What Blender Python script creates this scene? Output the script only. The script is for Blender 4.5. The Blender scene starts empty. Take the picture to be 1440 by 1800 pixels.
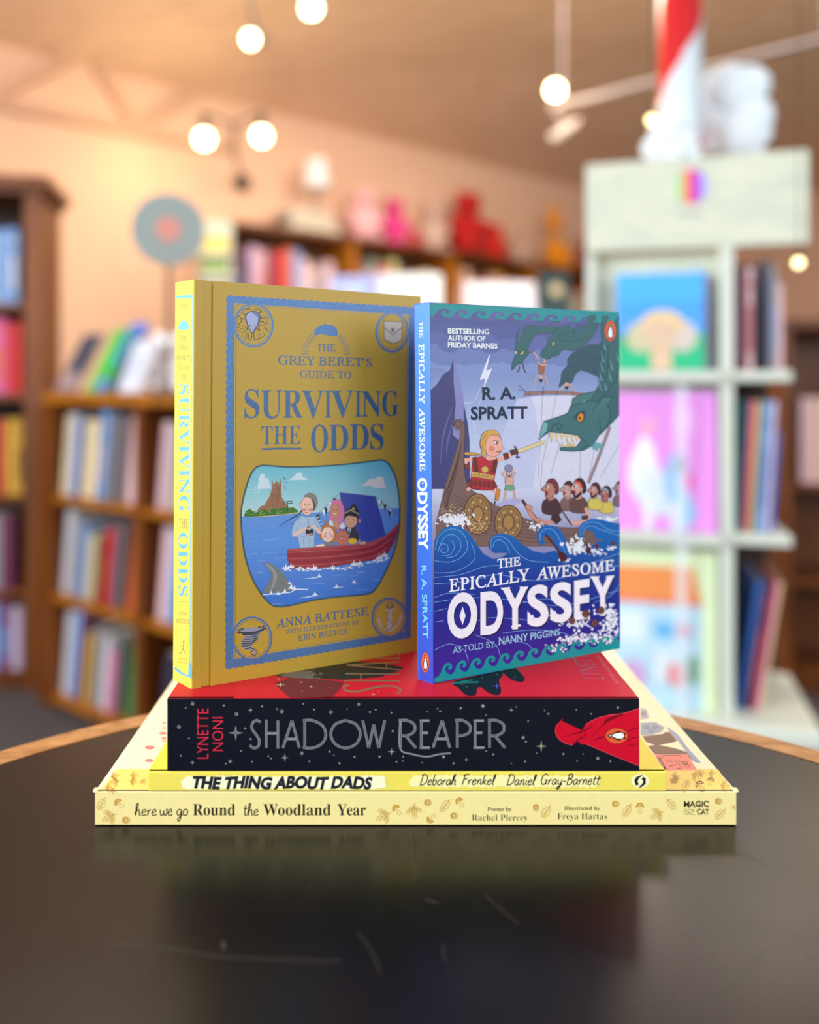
import bpy, math, random
from mathutils import Vector
random.seed(7)
SC = bpy.context.scene
COL = SC.collection

# ------------------------------------------------------------------ camera, world, lights, exposure
F, CX, CY, CZ = 1460.0, 669.0, 675.0, 0.972          # focal length and principal point in photo pixels, eye height
cam = bpy.data.cameras.new('camera'); camo = bpy.data.objects.new('camera', cam); COL.objects.link(camo)
camo.location = (0, 0, CZ); camo.rotation_euler = (math.pi/2, 0, 0)
cam.sensor_fit = 'HORIZONTAL'; cam.sensor_width = 36; cam.lens = F/1440*36
cam.shift_x = (720-CX)/1440; cam.shift_y = -(900-CY)/1440
cam.clip_start = 0.02; cam.clip_end = 60
cam.dof.use_dof = True; cam.dof.focus_distance = 0.442
APERTURE = 0.0112
cam.dof.aperture_fstop = cam.lens/1000/APERTURE
SC.camera = camo

W = bpy.data.worlds.new('world'); SC.world = W; W.use_nodes = True
nt = W.node_tree; nt.nodes.clear()
bg = nt.nodes.new('ShaderNodeBackground'); wo = nt.nodes.new('ShaderNodeOutputWorld')
bg.inputs[0].default_value = (0.86, 0.93, 1.0, 1); bg.inputs[1].default_value = 0.5
nt.links.new(bg.outputs[0], wo.inputs[0])

def area(name, loc, target, sx, sy, power, col):
    l = bpy.data.lights.new(name, 'AREA'); l.shape = 'RECTANGLE'; l.size = sx; l.size_y = sy
    l.energy = power; l.color = col
    o = bpy.data.objects.new(name, l); COL.objects.link(o); o.location = loc
    o.rotation_euler = (Vector(target)-Vector(loc)).to_track_quat('-Z', 'Y').to_euler()
    return o
area('assumed_window_left', (-2.6, -0.35, 1.75), (0.0, 0.45, 0.9), 1.6, 1.5, 118, (0.95, 0.98, 1.0))  # assumed window out of view, read from the bright book spines
area('assumed_window_right', (2.6, -1.25, 1.9), (0.0, 0.6, 0.95), 1.8, 1.6, 52, (1.0, 0.97, 0.93))  # assumed window out of view, read from the sheen on the yellow cover
area('assumed_shop_window', (0.6, -2.6, 2.2), (0.3, 2.5, 1.1), 3.0, 1.4, 42, (0.93, 0.97, 1.0))  # assumed shop front behind the camera, added as unseen front light
area('added_ceiling_fill_far', (1.0, 3.6, 2.62), (1.2, 4.2, 0), 1.6, 1.6, 80, (1.0, 0.86, 0.74))  # unseen lamp added to brighten the back of the shop
area('added_ceiling_fill_near', (-0.6, 2.2, 2.9), (-0.9, 3.0, 0), 1.2, 1.2, 36, (1.0, 0.86, 0.72))  # unseen lamp added to brighten the left background

SC.view_settings.view_transform = 'Standard'
SC.view_settings.look = 'None'
SC.view_settings.exposure = 0.0
SC.view_settings.gamma = 1.0
SC.view_settings.use_curve_mapping = False
SC.cycles.use_denoising = True
SC.cycles.max_bounces = 6
SC.cycles.sample_clamp_indirect = 4.0

# ------------------------------------------------------------------ colour and materials
def lin(c):
    r = []
    for v in c[:3]:
        v /= 255.0
        r.append(v/12.92 if v <= .04045 else ((v+.055)/1.055)**2.4)
    return tuple(r)

MATS = {}
def principled(name):
    m = bpy.data.materials.new(name); m.use_nodes = True
    return m, m.node_tree, m.node_tree.nodes['Principled BSDF']

def plain(name, c, rough=.6, metal=0.0, emit=0.0, noise=0.06, scale=30, bump=0.0, coat=0.0, alpha=None, trans=0):
    if name in MATS: return MATS[name]
    m, t, p = principled(name); c = lin(c)
    p.inputs['Roughness'].default_value = rough; p.inputs['Metallic'].default_value = metal
    if coat: p.inputs['Coat Weight'].default_value = coat
    if trans: p.inputs['Transmission Weight'].default_value = trans
    tc = t.nodes.new('ShaderNodeTexCoord'); nz = t.nodes.new('ShaderNodeTexNoise')
    nz.inputs['Scale'].default_value = scale; nz.inputs['Detail'].default_value = 4
    t.links.new(tc.outputs['Object'], nz.inputs['Vector'])
    mx = t.nodes.new('ShaderNodeMix'); mx.data_type = 'RGBA'
    mx.inputs[6].default_value = tuple(max(0, v*(1-noise)) for v in c)+(1,)
    mx.inputs[7].default_value = tuple(min(1, v*(1+noise)) for v in c)+(1,)
    t.links.new(nz.outputs['Fac'], mx.inputs[0]); t.links.new(mx.outputs[2], p.inputs['Base Color'])
    if bump:
        b = t.nodes.new('ShaderNodeBump'); b.inputs['Strength'].default_value = bump; b.inputs['Distance'].default_value = .002
        t.links.new(nz.outputs['Fac'], b.inputs['Height']); t.links.new(b.outputs[0], p.inputs['Normal'])
    if emit:
        p.inputs['Emission Color'].default_value = c+(1,); p.inputs['Emission Strength'].default_value = emit
    MATS[name] = m
    return m

def wood(name, c1, c2, axis='Z', scale=3.0, rough=.45, stretch=14):
    if name in MATS: return MATS[name]
    m, t, p = principled(name)
    tc = t.nodes.new('ShaderNodeTexCoord'); mp = t.nodes.new('ShaderNodeMapping')
    s = [stretch]*3; s['XYZ'.index(axis)] = 1.0
    mp.inputs['Scale'].default_value = s
    nz = t.nodes.new('ShaderNodeTexNoise'); nz.inputs['Scale'].default_value = scale; nz.inputs['Detail'].default_value = 6
    nz.inputs['Distortion'].default_value = .6
    cr = t.nodes.new('ShaderNodeValToRGB')
    cr.color_ramp.elements[0].position = .35; cr.color_ramp.elements[1].position = .65
    cr.color_ramp.elements[0].color = lin(c1)+(1,); cr.color_ramp.elements[1].color = lin(c2)+(1,)
    t.links.new(tc.outputs['Object'], mp.inputs[0]); t.links.new(mp.outputs[0], nz.inputs['Vector'])
    t.links.new(nz.outputs['Fac'], cr.inputs[0]); t.links.new(cr.outputs[0], p.inputs['Base Color'])
    p.inputs['Roughness'].default_value = rough
    MATS[name] = m
    return m

def printed(name, rough=.5, bump=0.0, scale=900, spec=.5, coat=0.0, metal=0.0, gain=1.0, speck=0.0):
    """printed paper or board: colour comes from the inks stored on the mesh"""
    if name in MATS: return MATS[name]
    m, t, p = principled(name)
    a = t.nodes.new('ShaderNodeVertexColor'); a.layer_name = 'Ink'
    mx = t.nodes.new('ShaderNodeMix'); mx.data_type = 'RGBA'; mx.blend_type = 'MULTIPLY'; mx.inputs[0].default_value = 1
    tc = t.nodes.new('ShaderNodeTexCoord'); nz = t.nodes.new('ShaderNodeTexNoise')
    nz.inputs['Scale'].default_value = scale; nz.inputs['Detail'].default_value = 2
    t.links.new(tc.outputs['Object'], nz.inputs['Vector'])
    mr = t.nodes.new('ShaderNodeMapRange')
    mr.inputs['From Min'].default_value = .3; mr.inputs['From Max'].default_value = .7
    mr.inputs['To Min'].default_value = gain*(1-speck); mr.inputs['To Max'].default_value = gain*(1+speck)
    t.links.new(nz.outputs['Fac'], mr.inputs['Value'])
    t.links.new(a.outputs['Color'], mx.inputs[6]); t.links.new(mr.outputs[0], mx.inputs[7])
    t.links.new(mx.outputs[2], p.inputs['Base Color'])
    p.inputs['Roughness'].default_value = rough; p.inputs['Specular IOR Level'].default_value = spec
    p.inputs['Metallic'].default_value = metal
    if coat: p.inputs['Coat Weight'].default_value = coat
    if bump:
        b = t.nodes.new('ShaderNodeBump'); b.inputs['Strength'].default_value = bump; b.inputs['Distance'].default_value = .0002
        t.links.new(nz.outputs['Fac'], b.inputs['Height']); t.links.new(b.outputs[0], p.inputs['Normal'])
    MATS[name] = m
    return m

# ------------------------------------------------------------------ object helpers
def empty(name, loc, label=None, cat=None, group=None):
    o = bpy.data.objects.new(name, None); COL.objects.link(o); o.location = loc; o.empty_display_size = .05
    tag(o, label, cat, group); return o

def tag(o, label=None, cat=None, group=None, kind=None):
    if label: o['label'] = label
    if cat: o['category'] = cat
    if group: o['group'] = group
    if kind: o['kind'] = kind
    return o

class MB:
    """collects faces with per-face material and ink colour; world coordinates"""
    def __init__(s): s.v = []; s.f = []; s.m = []; s.c = []; s.sm = []
    def add(s, vs, fs, mi=0, col=(1, 1, 1), smooth=False):
        b = len(s.v); s.v += [tuple(q) for q in vs]
        for f in fs:
            s.f.append(tuple(b+i for i in f)); s.m.append(mi); s.sm.append(smooth)
            s.c.append([col]*len(f) if not isinstance(col, list) else [col[i] for i in f])
    def box(s, o, a, b, c, mi=0, col=(1, 1, 1)):
        """box from corner o along vectors a, b, c"""
        o, a, b, c = map(Vector, (o, a, b, c))
        vs = [o, o+a, o+a+b, o+b, o+c, o+a+c, o+a+b+c, o+b+c]
        fs = [(0, 3, 2, 1), (4, 5, 6, 7), (0, 1, 5, 4), (1, 2, 6, 5), (2, 3, 7, 6), (3, 0, 4, 7)]
        if a.cross(b).dot(c) < 0: fs = [tuple(reversed(f)) for f in fs]
        s.add(vs, fs, mi, col)
    def prism(s, pts, d, mi=0, col=(1, 1, 1)):
        """pts: list of 3d points, extruded by vector d"""
        n = len(pts); d = Vector(d); P = [Vector(q) for q in pts]
        s.add(P+[q+d for q in P], [tuple(range(n-1, -1, -1)), tuple(range(n, 2*n))]+[(i, (i+1) % n, n+(i+1) % n, n+i) for i in range(n)], mi, col)
    def tube(s, a, b, r0, r1=None, n=16, mi=0, col=(1, 1, 1), caps=True, smooth=True):
        a = Vector(a); b = Vector(b); r1 = r0 if r1 is None else r1
        z = (b-a).normalized(); x = z.orthogonal().normalized(); y = z.cross(x)
        vs = [a+(x*math.cos(t)+y*math.sin(t))*r0 for t in [2*math.pi*i/n for i in range(n)]]
        vs += [b+(x*math.cos(t)+y*math.sin(t))*r1 for t in [2*math.pi*i/n for i in range(n)]]
        s.add(vs, [(i, (i+1) % n, n+(i+1) % n, n+i) for i in range(n)], mi, col, smooth)
        if caps: s.add(vs, [tuple(range(n-1, -1, -1)), tuple(range(n, 2*n))], mi, col)
    def ball(s, c, r, mi=0, col=(1, 1, 1), n=16, sc=(1, 1, 1), rot=None):
        c = Vector(c); vs = []; k = n//2
        for j in range(k+1):
            ph = math.pi*j/k
            for i in range(n):
                t = 2*math.pi*i/n
                q = Vector((math.sin(ph)*math.cos(t)*sc[0], math.sin(ph)*math.sin(t)*sc[1], math.cos(ph)*sc[2]))*r
                if rot: q.rotate(rot)
                vs.append(c+q)
        fs = []
        for j in range(k):
            for i in range(n):
                a, b = j*n+i, j*n+(i+1) % n
                if j == 0: fs.append((a, a+n, b+n))
                elif j == k-1: fs.append((a, a+n, b))
                else: fs.append((a, a+n, b+n, b))
        s.add(vs, fs, mi, col, True)
    def lathe(s, c, prof, n=24, mi=0, col=(1, 1, 1), smooth=True):
        """prof: (radius, z) pairs bottom to top around vertical axis at c"""
        vs = [(c[0]+r*math.cos(2*math.pi*i/n), c[1]+r*math.sin(2*math.pi*i/n), c[2]+z) for r, z in prof for i in range(n)]
        fs = [(j*n+i, j*n+(i+1) % n, (j+1)*n+(i+1) % n, (j+1)*n+i) for j in range(len(prof)-1) for i in range(n)]
        s.add(vs, fs, mi, col, smooth)
        s.add(vs, [tuple(range(n-1, -1, -1)), tuple(range((len(prof)-1)*n, len(prof)*n))], mi, col)
    def build(s, name, mats, parent=None, bevel=0):
        off = Vector(parent_world(parent)) if parent else Vector((0, 0, 0))
        me = bpy.data.meshes.new(name)
        me.from_pydata([tuple(Vector(q)-off) for q in s.v], [], s.f)
        if not isinstance(mats, (list, tuple)): mats = [mats]
        for m in mats: me.materials.append(m)
        for p, mi, sm in zip(me.polygons, s.m, s.sm): p.material_index = mi; p.use_smooth = sm
        ca = me.color_attributes.new('Ink', 'FLOAT_COLOR', 'CORNER')
        flat = []
        for cc in s.c:
            for c in cc: flat += [c[0], c[1], c[2], 1.0]
        if len(flat) == len(ca.data)*4: ca.data.foreach_set('color', flat)
        o = bpy.data.objects.new(name, me); COL.objects.link(o)
        if parent: o.parent = parent
        if bevel:
            b = o.modifiers.new('edge', 'BEVEL'); b.width = bevel; b.segments = 2; b.limit_method = 'ANGLE'; b.angle_limit = 1.0
        return o
def parent_world(o):
    v = Vector((0, 0, 0))
    while o: v += o.location; o = o.parent
    return v

def at(x, y, Y): return Vector(((x-CX)/F*Y, Y, CZ-(y-CY)/F*Y))
def zat(y, Y): return CZ-(y-CY)/F*Y
def online(P, D, x):
    """parameter and point where the vertical plane through P along D is seen at photo column x"""
    k = (x-CX)/F
    t = (k*P[1]-P[0])/(D[0]-k*D[1])
    return t, Vector((P[0]+t*D[0], P[1]+t*D[1], 0))

# ------------------------------------------------------------------ lettering
def mathstyle(s, up, lo, holes={}):
    r = ''
    for c in s:
        if c in holes: r += chr(holes[c])
        elif 'A' <= c <= 'Z': r += chr(up+ord(c)-65)
        elif 'a' <= c <= 'z': r += chr(lo+ord(c)-97)
        else: r += c
    return r
GC = {}
def glyphs(s, style='sans', bold=0.0, space=1.0):
    """flat outline of a text: (verts, faces, xmin, xmax, cap height)"""
    key = (s, style, bold, space)
    if key in GC: return GC[key]
    def mesh(txt):
        c = bpy.data.curves.new('lettering', 'FONT'); c.offset = bold; c.resolution_u = 6 if len(txt) < 4 else 3; c.space_character = space
        if style == 'serifbold': c.body = mathstyle(txt, 0x1D400, 0x1D41A)
        elif style == 'serif': c.body = mathstyle(txt, 0x1D434, 0x1D44E, {'h': 0x210E})
        else: c.body = txt
        o = bpy.data.objects.new('lettering', c); COL.objects.link(o)
        dg = bpy.context.evaluated_depsgraph_get(); dg.update()
        ev = o.evaluated_get(dg); me = ev.to_mesh()
        vs = [(v.co.x, v.co.y) for v in me.vertices]; fs = [tuple(p.vertices) for p in me.polygons]
        ev.to_mesh_clear(); bpy.data.objects.remove(o); bpy.data.curves.remove(c)
        if style == 'serif': vs = [(x-.27*y, y) for x, y in vs]
        return vs, fs
    vs, fs = mesh(s); hv, _ = mesh('H'); cap = max(y for _, y in hv)
    if not vs: vs = [(0, 0)]
    xs = [v[0] for v in vs]
    GC[key] = (vs, fs, min(xs), max(xs), cap); return GC[key]

def sm(pts, closed=False, n=5):
    """Catmull-Rom through the points"""
    L = len(pts); out = []
    rng = range(L) if closed else range(L-1)
    for i in rng:
        p0 = pts[(i-1) % L] if closed or i > 0 else pts[0]; p1 = pts[i]; p2 = pts[(i+1) % L]
        p3 = pts[(i+2) % L] if closed or i+2 < L else pts[-1]
        for k in range(n):
            t = k/n
            out.append(tuple(.5*((2*b)+(-a+c)*t+(2*a-5*b+4*c-d)*t*t+(-a+3*b-3*c+d)*t**3) for a, b, c, d in zip(p0, p1, p2, p3)))
    if not closed: out.append(tuple(pts[-1]))
    return out
def clip(poly, nx, ny, d):
    """keep the side nx*x+ny*y <= d"""
    out = []
    for i in range(len(poly)):
        a, b = poly[i-1], poly[i]; da = nx*a[0]+ny*a[1]-d; db = nx*b[0]+ny*b[1]-d
        if da*db < 0:
            t = da/(da-db); out.append((a[0]+(b[0]-a[0])*t, a[1]+(b[1]-a[1])*t))
        if db <= 0: out.append(b)
    return out

PEN = {  # a monoline hand: advance, strokes; x-height .5, ascender 1
 'a': (.52, [[(.40, .40), (.28, .5), (.10, .40), (.06, .15), (.18, 0), (.33, .12), (.40, .42)], [(.41, .48), (.39, .12), (.52, .02)]]),
 'b': (.50, [[(.10, 1), (.07, .5), (.08, .05)], [(.08, .3), (.22, .48), (.38, .38), (.36, .1), (.2, 0), (.08, .08)]]),
 'd': (.54, [[(.38, .40), (.25, .5), (.08, .36), (.06, .12), (.18, 0), (.33, .12), (.40, .5), (.43, 1)], [(.41, .6), (.40, .12), (.52, .03)]]),
 'e': (.46, [[(.08, .25), (.30, .30), (.36, .42), (.24, .5), (.08, .36), (.06, .12), (.2, 0), (.44, .12)]]),
 'g': (.52, [[(.40, .40), (.26, .5), (.08, .38), (.06, .15), (.18, .02), (.34, .15), (.41, .46)], [(.41, .46), (.38, -.15), (.26, -.42), (.12, -.3), (.3, -.1), (.52, .08)]]),
 'h': (.52, [[(-.02, .1), (.12, .5), (.24, .88), (.17, 1), (.09, .8), (.07, .0)], [(.07, .0), (.10, .28), (.26, .5), (.36, .38), (.36, .08), (.50, .03)]]),
 'i': (.24, [[(.1, .48), (.09, .08), (.22, .02)], [(.12, .70), (.135, .74)]]),
 'k': (.46, [[(.12, 1), (.08, .5), (.07, 0)], [(.36, .48), (.1, .22), (.24, .15), (.44, 0)]]),
 'l': (.26, [[(.06, .1), (.2, .7), (.18, 1), (.1, .8), (.09, .1), (.24, .02)]]),
 'n': (.50, [[(.04, .48), (.08, .3), (.07, 0)], [(.07, .1), (.14, .38), (.28, .5), (.37, .36), (.36, .08), (.48, .02)]]),
 'm': (.7, [[(.04, .48), (.07, 0)], [(.07, .1), (.2, .5), (.3, .36), (.3, 0)], [(.3, .1), (.42, .5), (.54, .36), (.54, .05), (.66, .02)]]),
 'o': (.48, [[(.24, .5), (.08, .4), (.05, .15), (.2, 0), (.38, .12), (.40, .38), (.26, .5), (.2, .45)]]),
 'r': (.38, [[(.04, .46), (.09, .3), (.08, 0)], [(.08, .15), (.18, .44), (.34, .46)]]),
 't': (.36, [[(.16, .85), (.12, .3), (.14, .05), (.32, .04)], [(.0, .56), (.34, .6)]]),
 'w': (.68, [[(.04, .48), (.07, .1), (.18, .0), (.32, .18), (.35, .42)], [(.33, .3), (.4, .05), (.52, .02), (.62, .25), (.58, .5), (.68, .44)]]),
 'y': (.5, [[(.05, .48), (.08, .15), (.2, .04), (.36, .2), (.40, .48)], [(.40, .48), (.36, -.1), (.2, -.42), (.08, -.3), (.3, -.08), (.5, .06)]]),
 'D': (.74, [[(.16, .92), (.12, .4), (.08, .02)], [(.0, .9), (.3, 1.0), (.62, .75), (.62, .35), (.38, .04), (.04, .0)]]),
 'F': (.56, [[(.16, .96), (.12, .4), (.10, -.02)], [(.0, .9), (.3, 1.0), (.58, .98)], [(.12, .52), (.44, .56)]]),
 'G': (.70, [[(.54, .86), (.36, 1), (.12, .8), (.06, .35), (.24, .03), (.48, .1), (.56, .38)], [(.34, .42), (.66, .42)], [(.56, .42), (.54, .0)]]),
 'B': (.62, [[(.14, .95), (.10, .0)], [(.0, .88), (.3, 1.0), (.46, .78), (.3, .56), (.14, .52)], [(.2, .54), (.5, .42), (.5, .12), (.26, 0), (.04, .04)]]),
 '-': (.36, [[(.04, .30), (.3, .32)]]), ' ': (.34, []),
}
DECO = {  # tall inline capitals, unit box
 'S': [[(.95, .93), (.62, 1), (.25, .9), (.2, .7), (.55, .5), (.85, .28), (.75, .06), (.35, 0), (.0, .1)]],
 'H': [[(.1, 1.02), (.1, 0)], [(.9, 1.0), (.9, -.02)], [(.1, .53), (.9, .53)]],
 'A': [[(.02, 0), (.55, 1)], [(.55, 1), (.98, 0)], [(.2, .33), (.84, .33)]],
 'D': [[(.08, 1), (.08, 0)], [(.0, .99), (.4, 1.0), (.85, .8), (.98, .45), (.8, .15), (.4, .0), (.0, .02)]],
 'O': [[(.5, 1), (.15, .85), (.0, .5), (.15, .15), (.5, 0), (.85, .15), (1, .5), (.85, .85), (.5, 1)]],
 'W': [[(.0, 1), (.27, 0)], [(.27, 0), (.5, .85)], [(.5, .85), (.73, 0)], [(.73, 0), (1, 1)]],
 'R': [[(.1, 1), (.1, 0)], [(.0, 1), (.5, 1.0), (.9, .85), (.9, .6), (.5, .45), (.1, .45)], [(.4, .45), (1, 0)]],
 'E': [[(.15, 1), (.15, 0)], [(.0, .99), (.95, .99)], [(.15, .55), (.8, .55)], [(.0, .01), (1, .01)]],
 'P': [[(.15, 1), (.15, 0)], [(.0, 1), (.5, 1.0), (.95, .83), (.95, .58), (.5, .45), (.15, .45)]],
}

class Face:
    """a flat printed face of a book; artwork is given in photo pixels read off the cover and stored in the
    face's own metric coordinates; every ink area lies a few microns above whatever it overprints"""
    def __init__(s, O, U, V):
        s.O = Vector(O); s.U = Vector(U).normalized(); V = Vector(V); s.N = s.U.cross(V).normalized()
        s.V = s.N.cross(s.U); s.mb = MB(); s.fr = (0, 0, 1); s.dw = 3e-6; s.items = []; s.bound = None; s.rim = None
    def frame(s, x, y, k): s.fr = (x, y, k); return s
    def g(s, q): return (s.fr[0]+q[0]/s.fr[2], s.fr[1]+q[1]/s.fr[2])
    def limit(s, quad): s.bound = quad
    def cut(s, poly):
        if s.bound:
            B = s.bound; cx = sum(q[0] for q in B)/4; cy = sum(q[1] for q in B)/4
            for i in range(4):
                (x0, y0), (x1, y1) = B[i-1], B[i]; nx, ny = y1-y0, x0-x1
                if nx*(cx-x0)+ny*(cy-y0) > 0: nx, ny = -nx, -ny
                poly = clip(poly, nx, ny, nx*x0+ny*y0)
                if len(poly) < 3: return []
        return poly
    def put(s, polys, c, mi=0, cols=None):
        """polys in photo pixels, all one ink layer"""
        out = []
        for k, p in enumerate(polys):
            q = s.cut(p) if cols is None else p
            if len(q) >= 3: out.append((q, c if cols is None else cols[k]))
        if not out: return
        xs = [v[0] for q, _ in out for v in q]; ys = [v[1] for q, _ in out for v in q]
        bb = (min(xs), min(ys), max(xs), max(ys)); lv = 0
        for o in s.items:
            if o[4] > lv and o[0] < bb[2] and o[2] > bb[0] and o[1] < bb[3] and o[3] > bb[1]: lv = o[4]
        s.items.append(bb+(lv+1,)); w = 2e-5+(lv+1)*s.dw
        E0 = Vector((0, 0, CZ)); h = (s.O-E0).dot(s.N)
        for q, cc in out:
            vs = []
            for x, y in q:
                d = Vector(((x-CX)/F, 1, -(y-CY)/F)); vs.append(E0+d*(h/d.dot(s.N))+s.N*w)
            s.mb.add(vs, [tuple(range(len(q)))], mi, cc)
    def up(s): pass
    def poly(s, pts, c, mi=0, smooth=False, keep=False):
        if smooth: pts = sm(pts, True)
        if len(pts) < 3: return s
        s.put([[s.g(q) for q in pts]], lin(c), mi)
        if s.rim and not keep:
            k, rc = s.rim; r_ = s.rim; s.rim = None; s.line(pts, k, rc, closed=True); s.rim = r_
        return s
    def grad(s, pts, stops, smooth=False, horizontal=False):
        """stops: [(coordinate, colour)...]"""
        if smooth: pts = sm(pts, True)
        if s.bound: pts = [((q[0]-s.fr[0])*s.fr[2], (q[1]-s.fr[1])*s.fr[2]) for q in s.cut([s.g(v) for v in pts])]
        ax = 0 if horizontal else 1
        lo = min(q[ax] for q in pts); hi = max(q[ax] for q in pts)
        ks = sorted(set([lo, hi]+[k for k, _ in stops if lo < k < hi]))
        fine = []
        for a, b in zip(ks, ks[1:]):
            m = max(1, int((b-a)/(hi-lo)*8)); fine += [a+(b-a)*i/m for i in range(m)]
        fine.append(hi)
        def colat(v):
            if v <= stops[0][0]: return lin(stops[0][1])
            for (a, ca), (b, cb) in zip(stops, stops[1:]):
                if v <= b:
                    t = (v-a)/(b-a); return tuple(x+(y-x)*t for x, y in zip(lin(ca), lin(cb)))
            return lin(stops[-1][1])
        P = []; K = []
        for a, b in zip(fine, fine[1:]):
            n = (1, 0) if horizontal else (0, 1)
            q = clip(clip(pts, -n[0], -n[1], -a), n[0], n[1], b)
            if len(q) >= 3: P.append([s.g(v) for v in q]); K.append([colat(v[ax]) for v in q])
        s.put(P, None, 0, K); return s
    def line(s, pts, wd, c, smooth=False, closed=False, mi=0, taper=False, keep=False):
        if smooth: pts = sm(pts, closed)
        P = [Vector((q[0], q[1])) for q in pts]; n = len(P); L = []; R = []
        for i in range(n):
            if closed: a, b = P[i-1], P[(i+1) % n]
            else: a, b = P[max(0, i-1)], P[min(n-1, i+1)]
            d = (b-a)
            if d.length < 1e-9: d = Vector((1, 0))
            d.normalize(); k = wd/2
            if taper: k *= 1-.8*abs(i/(n-1)*2-1) if taper == 2 else 1-.85*i/(n-1)
            nn = Vector((-d.y, d.x))*k
            if not closed and 0 < i < n-1:
                e1 = (P[i]-P[i-1]).normalized(); ca = max(.5, abs(e1.dot(d))); nn = nn/ca
            L.append(P[i]+nn); R.append(P[i]-nn)
        m = n if closed else n-1
        s.put([[s.g(L[i]), s.g(L[(i+1) % n]), s.g(R[(i+1) % n]), s.g(R[i])] for i in range(m)], lin(c), mi)
        return s
    def ell(s, x, y, rx, ry, c, rot=0, mi=0, n=28, keep=False):
        cr, sr = math.cos(rot), math.sin(rot)
        return s.poly([(x+rx*math.cos(t)*cr-ry*math.sin(t)*sr, y+rx*math.cos(t)*sr+ry*math.sin(t)*cr) for t in [2*math.pi*i/n for i in range(n)]], c, mi, keep=keep)
    def ring(s, x, y, rx, ry, wd, c, mi=0):
        return s.line([(x+rx*math.cos(t), y+ry*math.sin(t)) for t in [2*math.pi*i/36 for i in range(36)]], wd, c, closed=True, mi=mi)
    def text(s, txt, A, B, h, c, style='sans', bold=0.0, up=(0, -1), shear=0.0, bend=0.0, mi=0, space=1.0, jitter=0):
        vs, fs, x0, x1, cap = glyphs(txt, style, bold, space)
        hA, hB = h if isinstance(h, tuple) else (h, h)
        pts = []
        for x, y in vs:
            t = (x-x0)/(x1-x0); v = y/cap; hh = (hA+(hB-hA)*t)*v
            j = jitter*math.sin(t*23+1)
            px = A[0]+(B[0]-A[0])*t+up[0]*hh+shear*(hh if up[1] else 0)+up[0]*(bend*4*t*(1-t)+j)
            py = A[1]+(B[1]-A[1])*t+up[1]*hh+up[1]*(bend*4*t*(1-t)+j)
            pts.append(s.g((px, py)))
        s.put([[pts[i] for i in fc_] for fc_ in fs], lin(c), mi); return s
    def pen(s, txt, x0, x1, yb, h, wd, c, slant=0.0):
        tot = sum(PEN[ch][0] for ch in txt); k = (x1-x0)/tot; x = x0
        for ch in txt:
            adv, sts = PEN[ch]
            for st in sts: s.line([(x+q[0]*k+slant*q[1]*h, yb-q[1]*h) for q in st], wd, c, smooth=True, keep=True)
            x += adv*k
        s.up(); return s
    def deco(s, ch, x0, x1, y0, y1, wd, c, c2):
        for st in DECO[ch]:
            q = [(x0+(x1-x0)*a, y1-(y1-y0)*b) for a, b in st]
            s.line(q, wd, c, smooth=len(q) > 2, keep=True)
        s.up()
        for st in DECO[ch]:
            q = [(x0+(x1-x0)*a, y1-(y1-y0)*b) for a, b in st]
            if len(q) == 2 and abs(q[0][1]-q[1][1]) < 3: continue
            s.line(q, wd*.28, c2, smooth=len(q) > 2, keep=True)
        s.up()
    def star(s, x, y, r, c, ry=None):
        ry = ry or r
        s.poly([(x+math.cos(t)*(r if i % 2 == 0 else r*.2), y+math.sin(t)*(ry if i % 2 == 0 else ry*.2)) for i, t in enumerate([math.pi/4*k for k in range(8)])], c)
    def penguin(s, x, y, rx, ry, rot=0):
        """orange oval emblem with a standing black and white penguin"""
        def T(pts):
            o = []
            for a, b in pts:
                if rot: o.append((x+b*ry, y-a*rx*1.0))
                else: o.append((x+a*rx, y+b*ry))
            return o
        R = (ry, rx) if rot else (rx, ry)
        s.ell(x, y, R[0]*1.07, R[1]*1.05, (70, 20, 20)); s.ell(x, y, R[0], R[1], (222, 92, 52))
        s.poly(T([(-.15, -.78), (.12, -.8), (.25, -.62), (.2, -.45), (.45, -.2), (.62, .15), (.66, .42), (.5, .3), (.45, .55), (.3, .68), (.5, .78), (.3, .82), (.05, .74), (0, .7), (-.1, .74), (-.38, .82), (-.5, .76), (-.3, .68), (-.42, .5), (-.48, .3), (-.62, .42), (-.6, .1), (-.4, -.22), (-.15, -.45), (-.2, -.55), (-.45, -.52), (-.22, -.66)]), (22, 18, 24))
        s.poly(T([(.05, -.42), (.28, -.15), (.4, .2), (.36, .5), (.18, .64), (-.12, .64), (-.32, .48), (-.36, .15), (-.2, -.2)]), (238, 240, 248), smooth=True)
        s.ell(*T([(.02, -.6)])[0], R[0]*.09, R[1]*.07, (238, 240, 248))

# ------------------------------------------------------------------ the room
M_wall = plain('painted_wall', (228, 188, 160), .85, noise=.04, scale=3, bump=.1)
M_beam = plain('painted_beam', (206, 164, 136), .7, noise=.05, scale=8)
M_ceil = wood('ceiling_planks', (228, 192, 160), (244, 210, 180), 'X', 2.2, .6, 9)
M_floor = plain('grey_carpet', (74, 68, 68), .95, noise=.2, scale=120, bump=.3)
M_oak = wood('oak_edge', (150, 98, 48), (196, 144, 88), 'X', 40, .45, 2)
M_dark = wood('dark_bookcase_wood', (92, 44, 5), (128, 68, 12), 'Z', 2.5, .4)
M_honey = wood('honey_bookcase_wood', (146, 84, 8), (186, 114, 24), 'Z', 2.5, .4)
M_pale = wood('pale_birch', (198, 206, 190), (214, 218, 200), 'X', 2.0, .5)
M_white = plain('white_laminate', (212, 220, 210), .5, noise=.02)
M_print = printed('printed_paper', .5)

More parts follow.
